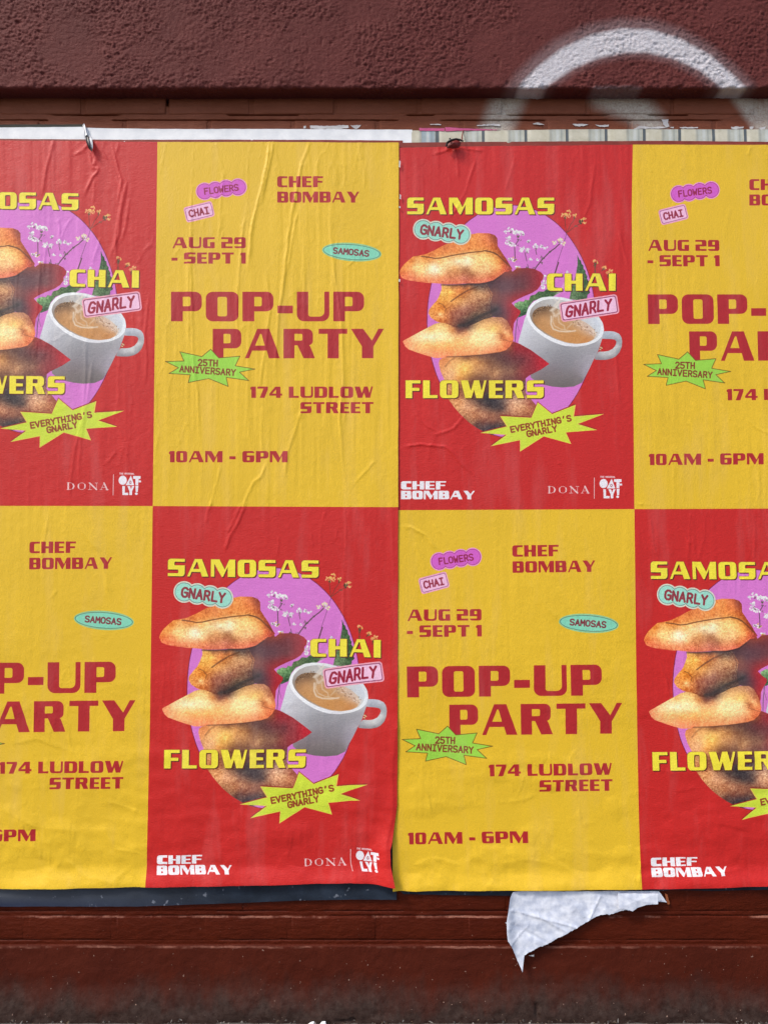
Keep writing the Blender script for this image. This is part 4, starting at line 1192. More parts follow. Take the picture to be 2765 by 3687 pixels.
    c.stroke([D_([(1035, 160), (1035, 542)])], 2.4, W_)
    c.part("emblem", "white block emblem reading OATLY")
    Wh = (240, 236, 242)
    c.poly(D_(ellipse(1208, 264, 76, 86, 0, 30)), Wh)
    c.poly(D_([(1360, 172), (1264, 356), (1425, 356)]), Wh)
    for a in range(6):
        c.poly(D_(ellipse(1352 + 16 * math.cos(a * 1.05), 300 + 24 * math.sin(a * 1.05), 9, 10, 0, 8)), (170, 80, 90))
    c.poly(D_([(1400, 182), (1540, 182), (1540, 236), (1504, 236), (1500, 352), (1445, 352), (1445, 236), (1400, 236)]), Wh)
    c.poly(D_([(1506, 264), (1550, 264), (1550, 300), (1506, 300)]), Wh)
    c.poly(D_([(1202, 370), (1252, 370), (1252, 496), (1318, 496), (1318, 540), (1208, 540)]), Wh)
    c.poly(D_([(1296, 370), (1348, 370), (1366, 428), (1384, 370), (1430, 370), (1388, 470), (1388, 540), (1338, 540), (1338, 470)]), Wh)
    c.poly(D_([(1448, 362), (1504, 362), (1494, 482), (1456, 482)]), Wh)
    c.poly(D_(ellipse(1468, 512, 27, 24, 0, 16)), Wh)
    c.mono("THEORIGINAL"[:3], *D_([(1180, 140)])[0], 76 / 5.184, 26 / 5.184, 2, (232, 190, 194), 1.5)
    c.mono("ORIGINAL", *D_([(1332, 141)])[0], 185 / 5.184, 24 / 5.184, 1, (232, 190, 194), 1.5)
    return c


CR = red_panel()
CY = yellow_panel()
IMG_RED = make_image("red_panel_print", np.clip(CR.img, 0, 1))
IMG_YEL = make_image("yellow_panel_print", np.clip(CY.img, 0, 1))


def print_mat(name, image, scale_dir):
    m, nt, b = new_mat(name)
    t = N(nt, "ShaderNodeTexImage", image=image, extension='EXTEND')
    p = pos(nt)
    # thread-like grain of the sheet and faint uneven inking
    st = N(nt, "ShaderNodeMapping")
    st.inputs["Scale"].default_value = scale_dir
    st.inputs["Rotation"].default_value = (0, R(18) if image is IMG_RED else 0, 0)
    nt.links.new(p, st.inputs[0])
    g = noise(nt, st.outputs[0], 520, 2, 0.6)
    lum = ramp(nt, g, 0.3, (0.84, 0.84, 0.84), 0.7, (1.08, 1.08, 1.08))
    col = mix(nt, 1.0, t.outputs[0], lum, 'MULTIPLY')
    big = ramp(nt, noise(nt, p, 6, 4), 0.3, (0.95, 0.95, 0.95), 0.7, (1.03, 1.03, 1.03))
    col = mix(nt, 1.0, col, big, 'MULTIPLY')
    pv = N(nt, "ShaderNodeMapping"); pv.inputs["Scale"].default_value = (5, 5, 0.8); nt.links.new(p, pv.inputs[0])
    paste = ramp(nt, noise(nt, pv.outputs[0], 3.5, 6, 0.6), 0.52, (0, 0, 0), 0.78, (1, 1, 1))      # dried paste film
    col = mix(nt, mth(nt, 'MULTIPLY', paste, 0.08), col, s2l((226, 196, 196)))
    rub = ramp(nt, noise(nt, p, 95, 4, 0.7), 0.72, (0, 0, 0), 0.78, (1, 1, 1))
    col = mix(nt, mth(nt, 'MULTIPLY', rub, 0.16), col, s2l((232, 214, 190)))
    nt.links.new(col, b.inputs["Base Color"])
    b.inputs["Roughness"].default_value = 0.50
    b.inputs["Specular IOR Level"].default_value = 0.42
    cs = N(nt, "ShaderNodeMapping")
    cs.inputs["Scale"].default_value = scale_dir
    cs.inputs["Rotation"].default_value = (0, R(-22) if image is IMG_RED else 0, 0)
    nt.links.new(p, cs.inputs[0])
    cloth = noise(nt, cs.outputs[0], 210, 1, 0.5)
    n1 = bump(nt, cloth, 0.5, 0.0009, b)
    n1 = bump(nt, g, 0.22, 0.0009, b, n1)
    bump(nt, noise(nt, p, 60, 4, 0.6), 0.10, 0.0035, b, n1)
    return m


M_RED = print_mat("red_panel_ink", IMG_RED, (0.7, 1.0, 1.9))
M_YEL = print_mat("yellow_panel_ink", IMG_YEL, (1.6, 1.0, 1.0))

# ------------------------------------------------------------------ creases: (amplitude mm, width mm, [(photo x, y) ...])
def fr(ox, oy, s, pts): return frm(ox, oy, s, pts)
P1 = lambda p: fr(520, 500, 1.639, p)
P2 = lambda p: fr(0, 480, 2.765, p)
P3 = lambda p: fr(0, 600, 1.659, p)
P4 = lambda p: fr(1400, 600, 1.77, p)
P5 = lambda p: fr(520, 1800, 1.526, p)
P6 = lambda p: fr(1380, 1800, 1.515, p)
P7 = lambda p: fr(0, 1800, 1.514, p)
P8 = lambda p: fr(2240, 500, 1.638, p)
P9 = lambda p: fr(2240, 1800, 1.515, p)
CREASE_L = [
    (2.2, 5, [(332, 535), (345, 570), (340, 600)]), (1.8, 4, [(325, 520), (300, 545), (270, 560)]), (1.8, 4, [(340, 525), (370, 545), (390, 575)]),
    (3.0, 5, P1([(738, 10), (725, 120), (700, 260), (660, 400), (635, 500), (622, 640), (610, 760)])), (2.2, 4, P1([(765, 15), (745, 140), (715, 280), (690, 380)])),
    (2.4, 5, P1([(985, 10), (935, 140), (905, 280), (880, 400), (850, 600), (822, 880), (795, 1040), (782, 1250), (775, 1340)])), (1.6, 3.5, P1([(905, 420), (870, 600), (845, 780)])),
    (1.6, 5, P1([(285, 180), (280, 500), (275, 760), (285, 1000), (292, 1300), (320, 1500), (330, 1800)])), (1.2, 4, P1([(262, 560), (262, 900), (270, 1250)])),
    (1.6, 4, P1([(1090, 470), (1120, 800), (1150, 1000), (1165, 1150), (1172, 1450), (1150, 1650), (1165, 1850), (1190, 2130)])), (1.1, 3, P1([(1150, 1420), (1190, 1600), (1180, 1680)])),
    (1.5, 4, P1([(592, 470), (575, 640), (560, 850), (550, 1000), (560, 1200)])), (1.1, 4, P1([(470, 180), (450, 380), (440, 600)])), (1.4, 4, P1([(725, 800), (745, 1000), (715, 1250), (680, 1500)])),
    (1.6, 3.5, P1([(455, 1930), (430, 2040), (385, 2190)])), (2.0, 4, P1([(720, 1900), (690, 1990), (640, 2030), (600, 2120), (570, 2200)])), (1.3, 3, P1([(1365, 1900), (1310, 1960), (1245, 2030)])),
    (1.6, 5, P1([(935, 1590), (900, 1700), (850, 1850), (830, 2000)])), (1.2, 3, P1([(130, 20), (110, 110), (92, 220)])), (1.0, 3, P1([(1240, 720), (1185, 770)])), (1.0, 3, P1([(935, 760), (925, 900)])), (1.2, 4, P1([(700, 1450), (690, 1750), (700, 1900)])),
    (2.0, 5, P2([(550, 60), (520, 180), (490, 300), (450, 480), (425, 620)])), (2.4, 4, P2([(900, 190), (915, 280), (940, 350), (995, 345), (980, 390), (930, 440), (890, 530), (850, 620)])),
    (2.2, 4, P2([(1120, 120), (1150, 250), (1185, 380), (1212, 480), (1190, 560), (1170, 700)])), (2.0, 5, P2([(1270, 470), (1255, 580), (1230, 700), (1205, 860), (1190, 1000), (1150, 1120), (1105, 1230)])), (1.4, 5, P2([(1300, 640), (1270, 860), (1220, 1100)])),
    (1.2, 3.5, P2([(945, 430), (935, 560), (930, 720)])), (1.2, 4, P2([(1185, 100), (1170, 200)])), (1.4, 4, P2([(590, 850), (605, 960), (600, 1080)])), (1.2, 3, P2([(720, 840), (640, 950), (600, 1090)])), (1.0, 4, P2([(320, 800), (345, 900)])), (1.2, 4, P2([(470, 1100), (440, 1400)])), (1.2, 4, P2([(1000, 1050), (930, 1280)])),
    (1.6, 4, P3([(700, 60), (742, 150), (712, 300), (695, 430), (700, 560)])), (1.5, 5, P3([(525, 980), (512, 1300), (500, 1500), (450, 1700), (430, 1850), (425, 2020)])), (1.5, 5, P3([(560, 1150), (520, 1400), (480, 1650), (470, 1900)])), (1.5, 4, P3([(892, 760), (872, 1000), (885, 1160), (870, 1300)])),
    (1.2, 4, P3([(250, 520), (230, 850), (215, 1000)])), (1.2, 4, P3([(110, 400), (95, 900)])), (1.0, 4, P3([(720, 1160), (700, 1500)])), (1.2, 4, P3([(700, 1700), (640, 1780)])),
    (1.6, 5, P5([(375, 0), (350, 60), (340, 130)])), (2.0, 5, P5([(560, 30), (510, 140), (475, 200), (440, 290)])), (1.6, 4, P5([(540, 20), (490, 120), (455, 190)])), (1.1, 2.4, P5([(985, 50), (990, 80), (975, 110)])), (1.1, 2.2, P5([(735, 190), (742, 240), (728, 320)])),
    (1.1, 2.4, P5([(975, 130), (970, 320)])), (1.3, 2.6, P5([(1100, 40), (1105, 200), (1100, 330)])), (1.0, 2.4, P5([(1060, 160), (1052, 220)])), (1.0, 2.2, P5([(920, 180), (925, 260)])), (1.2, 3, P5([(1095, 350), (1090, 650), (1070, 760)])),
    (2.5, 8, P5([(1390, 1200), (1360, 1500), (1370, 1700), (1330, 1880), (1345, 2080)])), (1.2, 2.5, P5([(712, 2060), (705, 2085)])),
    (1.8, 8, P7([(430, 150), (520, 260), (580, 420), (590, 520)])), (1.2, 5, P7([(270, 90), (245, 210), (230, 330)])), (1.0, 4, P7([(320, 490), (280, 540)])), (1.6, 10, P7([(0, 1680), (200, 1780), (420, 1800)])), (2.2, 10, P7([(330, 1930), (480, 2050), (620, 2070), (720, 1990)])),
    (1.8, 8, P7([(90, 1700), (180, 1860), (240, 1960)])), (1.6, 8, P7([(230, 1560), (300, 1700), (360, 1820)])), (1.6, 6, P7([(560, 1760), (640, 1900), (790, 1930)])), (1.4, 6, P7([(600, 1640), (760, 1700)])), (1.6, 8, P7([(0, 1350), (200, 1300), (420, 1380)])), (1.4, 8, P7([(120, 1050), (160, 1150)])),
]
CREASE_R = [
    (1.2, 3, P4([(62, 110), (100, 160), (130, 195)])), (1.8, 4, P4([(560, -60), (520, 60), (490, 150), (430, 280), (385, 325)])), (1.3, 5, P4([(1310, -20), (1300, 80), (1280, 240), (1240, 330)])), (1.2, 4, P4([(1460, 400), (1490, 520), (1520, 640)])),
    (2.6, 3.2, P4([(60, 1790), (120, 1778), (200, 1770), (280, 1778), (360, 1782), (400, 1820), (440, 1870), (480, 1910), (545, 1960)])), (2.4, 3.0, P4([(290, 1706), (350, 1690), (410, 1668), (450, 1620), (485, 1572)])), (1.4, 3, P4([(160, 1560), (200, 1620), (245, 1655), (310, 1690)])),
    (1.2, 5, P4([(1010, 1730), (1040, 1850), (1100, 1900)])), (1.0, 5, P4([(1440, 1100), (1470, 1500)])), (1.2, 5, P4([(800, -60), (760, 80), (740, 160)])), (1.2, 6, P4([(1180, -80), (1160, 40)])),
    (1.4, 4, P8([(150, 30), (200, 100)])), (1.2, 4, P8([(750, 40), (735, 100)])), (1.4, 3, P8([(735, 1650), (790, 1700), (860, 1740)])), (1.2, 3, P8([(585, 1570), (640, 1660)])), (1.6, 4, P8([(75, 2150), (150, 2160), (190, 2150)])), (1.0, 6, P8([(640, 400), (600, 600)])), (1.0, 6, P8([(820, 740), (780, 900)])), (1.2, 4, P8([(150, 150), (175, 200)])),
    (2.0, 5, P6([(85, 140), (150, 145), (230, 190), (300, 280)])), (1.8, 9, P6([(750, 410), (830, 500), (900, 590), (955, 650)])), (1.2, 5, P6([(270, 130), (320, 200)])), (1.2, 4, P6([(100, 1420), (180, 1500), (240, 1600), (270, 1720)])), (1.2, 4, P6([(900, 1400), (1000, 1500), (1120, 1700)])),
    (1.4, 6, P6([(620, 1660), (760, 1640), (860, 1600)])), (1.2, 5, P6([(1050, 1600), (1080, 1750)])), (1.4, 7, P6([(620, 1980), (800, 1960), (1000, 2000)])), (1.4, 6, P6([(540, 1950), (600, 2060), (560, 2110)])), (1.4, 6, P6([(900, 1940), (1100, 2080)])), (1.6, 7, P6([(150, 2000), (260, 1950), (420, 1990)])), (1.6, 5, P6([(1400, 1970), (1385, 2090)])),
    (2.2, 4, [(1634, 530), (1648, 580), (1650, 640)]), (2.0, 4, [(1622, 532), (1600, 545), (1560, 556)]), (2.0, 4, [(1656, 532), (1690, 540), (1740, 545)]), (1.4, 3.5, [(1640, 540), (1628, 575)]),
    (1.6, 6, P6([(170, 230), (260, 420)])), (1.3, 5, P6([(1180, 830), (1220, 890)])), (1.2, 5, P6([(80, 700), (180, 740)])),
    (1.3, 4, P9([(150, 60), (165, 200), (190, 320)])), (1.3, 4, P9([(720, 150), (715, 320)])), (1.1, 4, P9([(370, 60), (365, 300)])), (1.4, 4, P9([(200, 880), (240, 980), (260, 1080)])), (1.6, 7, P9([(90, 1560), (260, 1600), (420, 1570)])), (1.6, 7, P9([(100, 2060), (300, 2000), (500, 2040), (700, 1990)])),
    (1.5, 7, P9([(120, 1450), (300, 1490)])), (1.5, 7, P9([(500, 1760), (700, 1800)])),
]


def sheet_height(X, Z, U, V, creases, seed, curl_x):
    H = np.full(X.shape, 0.0)
    # the sheet follows the uneven wall, then hangs looser towards its free foot
    H += 0.0025 * (fbm(X / .20, Z / .32, seed, 3) - .5)
    loose = sstep(1.15, 2.0, V)
    H += loose * 0.008 * (fbm(X / .16 + 0.5 * Z, Z / .075, seed + 3, 3) - .45)
    H += loose ** 2 * 0.0035 * (fbm(X / .045 + Z * 5, Z / .05, seed + 5, 3) - .5)
    H += 0.008 * sstep(1.94, 2.0, V) ** 1.3 * (0.6 + 0.8 * fbm(X / .13, X * 0, seed + 8, 2))
    # fine upright puckers of the paste, strongest in the upper half
    H += (fbm(X / .0075 + 0.3 * np.sin(Z * 6), Z / .22, seed + 13, 2) - .5) * 0.0011 * (1 - .6 * sstep(.8, 1.3, V)) * sstep(.4, .7, fbm(X / .14, Z / .5, seed + 15, 2))
    pk = fbm(X / .018 + 0.35 * np.sin(Z * 4), Z / .30, seed + 12, 3) - .5
    H += pk * 0.0013 * (1 - 0.45 * sstep(.7, 1.3, V)) * sstep(.35, .65, fbm(X / .25, Z / .4, seed + 14, 2))
    r = np.abs(fbm(X / .045 + .4 * vnoise(X / .1, Z / .1, 5), Z / .26, seed + 21, 3) - .5)
    H += 0.0008 * np.exp(-r / 0.010) * sstep(.45, .7, fbm(X / .2, Z / .2, seed + 22, 2))
    H += 0.0005 * (fbm(X / .012, Z / .012, seed + 31, 3) - .5)
    k = 0
    for amp, wid, pts in creases:
        P = np.array(pts)
        wx, wz = S2W(P[:, 0], P[:, 1], Y_SHEET)
        w = wid / 1000.0 * (0.50 if wid < 5.5 else .75)
        pad = 5 * w
        m = (X > wx.min() - pad) & (X < wx.max() + pad) & (Z > wz.min() - pad) & (Z < wz.max() + pad)
        if not m.any(): continue
        x = X[m] + 0.0022 * (vnoise(X[m] / .03, Z[m] / .03, 90 + k) - .5); z = Z[m] + 0.0022 * (vnoise(X[m] / .03, Z[m] / .03, 130 + k) - .5)
        best = np.full(x.shape, 1e9); sg = np.zeros(x.shape); tt = np.zeros(x.shape)
        n = len(wx) - 1
        for i in range(n):
            dx, dz = wx[i + 1] - wx[i], wz[i + 1] - wz[i]
            L2 = dx * dx + dz * dz + 1e-12
            t0 = ((x - wx[i]) * dx + (z - wz[i]) * dz) / L2
            t = np.clip(t0, 0, 1)
            ex, ez = x - wx[i] - t * dx, z - wz[i] - t * dz
            d = np.hypot(ex, ez)
            upd = d < best
            best[upd] = d[upd]
            sg[upd] = np.sign(dx * ez - dz * ex)[upd]
            tt[upd] = ((i + t) / n)[upd]
        fade = sstep(0, .12, tt) * sstep(1.0, .85, tt)
        fade = np.where(np.isin(k, [-1]), 1, fade)
        side = 1 if (k % 3) else -1
        ww = np.where(sg * side > 0, w * 0.55, w * 1.5)         # one steep flank, one slack flank
        prof = np.exp(-best / ww) * 0.65 + np.exp(-(best / (ww * 1.4)) ** 2) * 0.35
        H[m] += amp / 1000.0 * (0.92 if wid < 5.5 else .6) * prof * (0.25 + 0.75 * fade) * (0.75 + 0.5 * vnoise(tt * 7, tt * 0, k))
        k += 1
    if curl_x < 0:   # left sheet: its free lower right corner lifts off
        H += 0.014 * sstep(1.90, 2.0, U) * sstep(1.80, 1.95, V)
    else:
        H *= 0.15 + 0.85 * sstep(0.03, 0.10, U)
        H += 0.004 * sstep(0.03, 0.0, U) * sstep(1.88, 1.95, V)
    return H


def build_sheet(sheet, creases, seed, label, order, curl, ybase):
    root = empty("poster", (float(sheet.at(1.0, 2.0)[0]), ybase, float(sheet.at(1.0, 2.0)[1])))
    tag(root, label, "poster", "large pop-up party posters pasted side by side")
    NU, NV = 216, 330                       # cells per panel
    u = np.concatenate([np.linspace(0, 1, NU + 1), np.linspace(1, 2, NU + 1)[1:]])
    v = np.concatenate([np.linspace(0, 1, NV + 1), np.linspace(1, 2, NV + 1)[1:]])
    U, V = np.meshgrid(u, v)
    X, Z = sheet.at(U, V)
    # cut edges are never perfectly straight
    X = X + 0.0012 * (fbm(Z / .05, Z * 0, seed + 40, 3) - .5) * (np.exp(-U / .02) + np.exp(-(2 - U) / .02))
    Z = Z + 0.0015 * (fbm(X / .06, X * 0, seed + 41, 3) - .5) * (np.exp(-V / .02) + np.exp(-(2 - V) / .02))
    H = sheet_height(X, Z, U, V, creases, seed, curl)
    if curl < 0: H += 0.0012 * sstep(1.93, 1.99, U)
    Y = ybase - np.maximum(H, -0.0004)
    rx, _, rz = root.location
    co = np.stack([X - rx, Y - root.location[1], Z - rz], 2).reshape(-1, 3)
    nx = len(u)
    faces_all = grid_faces(nx, len(v)).reshape(2 * NV, 2 * NU, 4)
    for pv in range(2):
        for pu in range(2):
            red = (pu + pv + order) % 2 == 0
            cv = CR if red else CY
            mat = M_RED if red else M_YEL
            fc = faces_all[pv * NV:(pv + 1) * NV, pu * NU:(pu + 1) * NU]
            jj = ((np.arange(NV) + .5) / NV * PH).astype(int); ii = ((np.arange(NU) + .5) / NU * PW).astype(int)
            idm = cv.ids[np.ix_(jj, ii)]
            # paper taken up in a fold shifts the print a little
            uvg = np.stack([np.clip(U - pu - (H - H.mean()) * 1.1 * np.minimum(1, 8 * np.minimum(np.abs(U - pu), np.abs(U - pu - 1))), 0, 1).ravel(), 1 - (V - pv).ravel()], 1)
            def sub(name, sel, parent, lab):
                f = fc[sel]
                if len(f) == 0: return None
                vs, invx = np.unique(f, return_inverse=True)
                o = np_mesh(name, co[vs], invx.reshape(-1, 4), mat, parent, uv=uvg[vs])
                if lab: o["label"] = lab
                return o
            base = sub("red_panel" if red else "yellow_panel", idm == 0, root, None)
            for i, nm in cv.names.items():
                if i == 0: continue
                sub(nm[0], idm == i, base, nm[1])
    return root


build_sheet(LEFT, CREASE_L, 100, "pop-up party poster left of the middle seam, below the white paper strip", 0, -1, Y_SHEET - 0.0016)
build_sheet(RIGHT, CREASE_R, 300, "pop-up party poster right of the middle seam, below the grey striped paper strip", 0, 1, Y_SHEET)

# ------------------------------------------------------------------ older paper layers showing past the posters
def strip(name, top, bot, y, mat, label, cat, group=None, wob=0.0008, seed=0, nrow=5, bulge=0.0, parent=None, nx=None, flare=0.0):
    """paper strip between two photo-measured edges, lists of (px, py)"""
    xs0 = max(top[0][0], bot[0][0]) if False else min(top[0][0], bot[0][0]); xs1 = max(top[-1][0], bot[-1][0])
    n = nx or max(8, int((xs1 - xs0) / 6))
    px = np.linspace(xs0, xs1, n)
    tp = np.interp(px, [p[0] for p in top], [p[1] for p in top]); bt = np.interp(px, [p[0] for p in bot], [p[1] for p in bot])
    t = np.linspace(0, 1, nrow)
    PX = np.repeat(px[None, :], nrow, 0); PY = tp[None, :] * (1 - t[:, None]) + bt[None, :] * t[:, None]
    X, Z = S2W(PX, PY, y)
    Y = y - bulge * np.sin(t[:, None] * math.pi) * np.ones_like(X) - wob * (fbm(X / .05, Z / .03, seed, 3) - .3) * 3 - flare * t[:, None] ** 2
    Z = Z + wob * (fbm(X / .02, t[:, None] * 3 + X * 0, seed + 5, 3) - .5)
    o = np_mesh(name, np.stack([X, Y, Z], 2).reshape(-1, 3), grid_faces(n, nrow), mat, parent)
    if parent is None: tag(o, label, cat, group)
    return o


def outline(name, pts, y, mat, label=None, cat=None, group=None, parent=None, thick=0.0006, bulge=0.0, jag=1.5, tilt=0.0):
    """small torn shape from its photo outline, cut ragged, with thickness"""
    rnd = random.Random(len(pts) * 7 + int(pts[0][0]))
    P = []
    for i in range(len(pts)):
        a, b = pts[i], pts[(i + 1) % len(pts)]
        n = max(1, int(math.hypot(b[0] - a[0], b[1] - a[1]) / 7))
        for k in range(n):
            t = k / n
            P.append((a[0] + (b[0] - a[0]) * t + rnd.uniform(-jag, jag) * (k > 0), a[1] + (b[1] - a[1]) * t + rnd.uniform(-jag, jag) * (k > 0)))
    A = np.array(P)
    X, Z = S2W(A[:, 0], A[:, 1], y)
    cx, cz = X.mean(), Z.mean()
    n = len(P)
    zr = max(1e-4, Z.max() - Z.min())
    yo = [y - tilt * (Z.max() - z) / zr for z in Z]
    v = [(X[i], yo[i] - thick, Z[i]) for i in range(n)] + [((X[i] + cx) / 2, (yo[i] - thick + y - tilt * .5) / 2 - bulge, (Z[i] + cz) / 2) for i in range(n)] + [(cx, y - tilt * .5 - bulge * 1.3 - thick, cz)] + [(X[i], yo[i] + 0.0002, Z[i]) for i in range(n)]
    f = []
    area = sum(X[i] * Z[(i + 1) % n] - X[(i + 1) % n] * Z[i] for i in range(n))
    def F_(*q): f.append(q if area > 0 else q[::-1])
    for i in range(n):
        j = (i + 1) % n
        F_(i, j, n + j, n + i); F_(n + i, n + j, 2 * n); F_(i + 2 * n + 1, j + 2 * n + 1, j, i)
    o = py_mesh(name, v, f, mat, parent, smooth=False)
    if parent is None: tag(o, label, cat, group)
    elif label: o["label"] = label
    return o


def paper_mat(name, c, c2, rough=0.6, spec=0.35, fiber=0.25):
    return simple_mat(name, c, rough, spec, 0.08, 35, fiber, 0.002, 70, c2)


M_WHITE = paper_mat("old_white_paper", (230, 233, 237), (244, 246, 248))
M_TORN = simple_mat("weathered_paper_back", (186, 194, 212), 0.75, 0.2, .1, 60, .5, .0025, 45, (222, 227, 238))
M_CHIP = paper_mat("paper_remnant", (200, 196, 196), (226, 224, 224))
M_DGREEN = paper_mat("dark_green_paper", (44, 46, 38), (58, 60, 50))
M_PINK = paper_mat("pink_paper", (196, 84, 132), (212, 100, 146))
M_MAROON = paper_mat("maroon_paper", (126, 50, 40), (142, 60, 50))
M_BLACK = simple_mat("black_film", (24, 22, 26), 0.35, 0.5, .2, 40, .2, .002, 60)
M_CURL = simple_mat("dark_maroon_underside", (112, 32, 28), 0.5, 0.4, .2, 40, .3, .002, 60)


def navy_mat():
    m, nt, b = new_mat("navy_backing_paper")
    p = pos(nt)
    sep = N(nt, "ShaderNodeSeparateXYZ"); nt.links.new(p, sep.inputs[0])
    base = ramp(nt, noise(nt, p, 12, 4), 0.35, s2l((24, 30, 40)), 0.7, s2l((42, 52, 66)))
    # the older print turns blue-grey towards the left end and along its foot
    lx = N(nt, "ShaderNodeMapRange"); lx.inputs["From Min"].default_value = -0.35; lx.inputs["From Max"].default_value = -0.95
    nt.links.new(sep.outputs[0], lx.inputs["Value"])
    base = mix(nt, mth(nt, 'MULTIPLY', lx.outputs[0], 0.9), base, s2l((74, 79, 88)))
    bl = N(nt, "ShaderNodeMapRange"); bl.inputs["From Min"].default_value = float(S2W(0, 3222)[1]); bl.inputs["From Max"].default_value = float(S2W(0, 3252)[1])
    nt.links.new(sep.outputs[2], bl.inputs["Value"])
    base = mix(nt, mth(nt, 'MULTIPLY', mth(nt, 'MULTIPLY', bl.outputs[0], lx.outputs[0]), 0.8), base, s2l((30, 40, 66)))
    scr = ramp(nt, noise(nt, p, 70, 2), 0.68, (0, 0, 0), 0.74, (1, 1, 1))
    base = mix(nt, mth(nt, 'MULTIPLY', scr, 0.6), base, s2l((128, 134, 146)))
    nt.links.new(base, b.inputs["Base Color"])
    b.inputs["Roughness"].default_value = 0.5
    b.inputs['Specular IOR Level'].default_value = .2
    bump(nt, noise(nt, p, 50, 4), 0.35, 0.003, b)
    return m


def stripes_mat():
    """older print: pale ribbed shutter picture; bars measured in the photograph"""
    bars = [1573, 1738, 1891, 2039, 2179, 2316, 2443, 2565, 2679, 2790, 2900]
    w, h = 2048, 8
    x0, x1 = float(S2W(1470, 490, 0)[0]), float(S2W(2960, 490, 0)[0])
    X = np.linspace(x0, x1, w)
    px, _ = W2S(X, np.full(w, float(S2W(1470, 490, 0)[1])), 0)
    col = np.ones((w, 3)) * np.array([206, 202, 184]) / 255
    col *= (0.97 + 0.06 * vnoise(px / 25, px * 0, 3))[:, None]
    for i, b in enumerate(bars):
        wdt = 11 if i else 14
        def bl(m, c, a):
            nonlocal col
            k = (m * a)[:, None]
            col = col * (1 - k) + np.array(c) / 255 * k
        bl(1 - sstep(0, 10, np.abs(px - (b - 58))), (140, 146, 144), .6)
        bl((px > b - 55) & (px < b - 8), (176, 184, 182) if i else (130, 158, 184), .6)
        bl(1 - sstep(2, 9, np.abs(px - (b - 34))), (206, 212, 212), .7)
        bl(1 - sstep(1, 4, np.abs(px - (b - 20))), (120, 130, 132), .35)
        bl(1 - sstep(wdt * .35, wdt * .6, np.abs(px - b)), (74, 84, 92), .9)
        bl(1 - sstep(0, 10, np.abs(px - (b + 12))), (228, 224, 208), .5)
    im = make_image("striped_strip_print", np.repeat(np.clip(col, 0, 1)[None].astype(np.float32), h, 0))
    m, nt, b = new_mat("striped_strip_paper")
    p = pos(nt)
    sep = N(nt, "ShaderNodeSeparateXYZ"); nt.links.new(p, sep.inputs[0])
    uu = mth(nt, 'DIVIDE', mth(nt, 'SUBTRACT', sep.outputs[0], x0), x1 - x0)
    cb = N(nt, "ShaderNodeCombineXYZ"); nt.links.new(uu, cb.inputs[0]); cb.inputs[1].default_value = .5
    t = N(nt, "ShaderNodeTexImage", image=im, extension='EXTEND'); nt.links.new(cb.outputs[0], t.inputs[0])
    st = ramp(nt, noise(nt, p, 60, 5, .65), 0.35, (0.86, 0.85, 0.80), 0.65, (1.0, 1.0, 1.0))
    nt.links.new(mix(nt, 1.0, t.outputs[0], st, 'MULTIPLY'), b.inputs["Base Color"])
    b.inputs["Roughness"].default_value = 0.55
    bump(nt, noise(nt, p, 60, 4), 0.3, 0.003, b)
    return m


M_NAVY = navy_mat()
M_STRIPE = stripes_mat()

strip("paper_strip", [(-330, 450), (0, 449), (298, 448)], [(-330, 470), (0, 470), (305, 470)], -0.0022, M_DGREEN, "narrow dark green paper edge above the white strip at far left", "paper", seed=1)
strip("paper_strip", [(-330, 461), (0, 459), (150, 458), (306, 457)], [(-330, 515), (0, 515), (306, 518)], -0.0034, M_WHITE, "short left length of white old paper strip, left of the hanging curl", "paper", "older paper strips above the posters", seed=2, bulge=.001)
strip("paper_strip", [(306, 460), (420, 463), (700, 465), (1000, 465), (1484, 467)], [(306, 520), (700, 520), (1484, 520)], -0.0036, M_WHITE, "long white old paper strip above the left poster, right of the hanging curl", "paper", "older paper strips above the posters", seed=3)
strip("paper_strip", [(1482, 470), (1640, 472), (1900, 468), (2100, 466), (2765, 466), (3130, 466)], [(1482, 535), (3130, 535)], -0.0030, M_STRIPE, "grey and beige striped paper strip above the right poster", "paper", "older paper strips above the posters", seed=4, bulge=.001)
strip("paper_strip", [(-330, 500), (0, 500), (400, 503), (1000, 503), (1450, 506)], [(-330, 530), (1450, 530)], -0.0048, M_MAROON, "thin maroon paper edge between the white strip and the left poster", "paper", "maroon paper edges behind the posters", seed=6, wob=.0005)
strip("paper_strip", [(1449, 514), (1700, 511), (2100, 509), (2400, 507), (2765, 511), (3130, 512)], [(1449, 560), (3130, 560)], -0.0050, M_MAROON, "wider maroon paper edge between the striped strip and the right poster", "paper", "maroon paper edges behind the posters", seed=7, wob=.0005)
outline("paper_scrap", [(1509, 461), (1600, 462), (1600, 472), (1510, 471)], -0.0040, M_PINK, "flat bright pink paper sliver starting above the striped strip's left end", "paper", "pink paper slivers", jag=.8)
outline("paper_scrap", [(1602, 458), (1665, 462), (1740, 465), (1800, 468), (1740, 470), (1665, 470), (1603, 473)], -0.0042, M_PINK, "tapering pink paper sliver above the wire of the dark flap", "paper", "pink paper slivers", jag=.8)

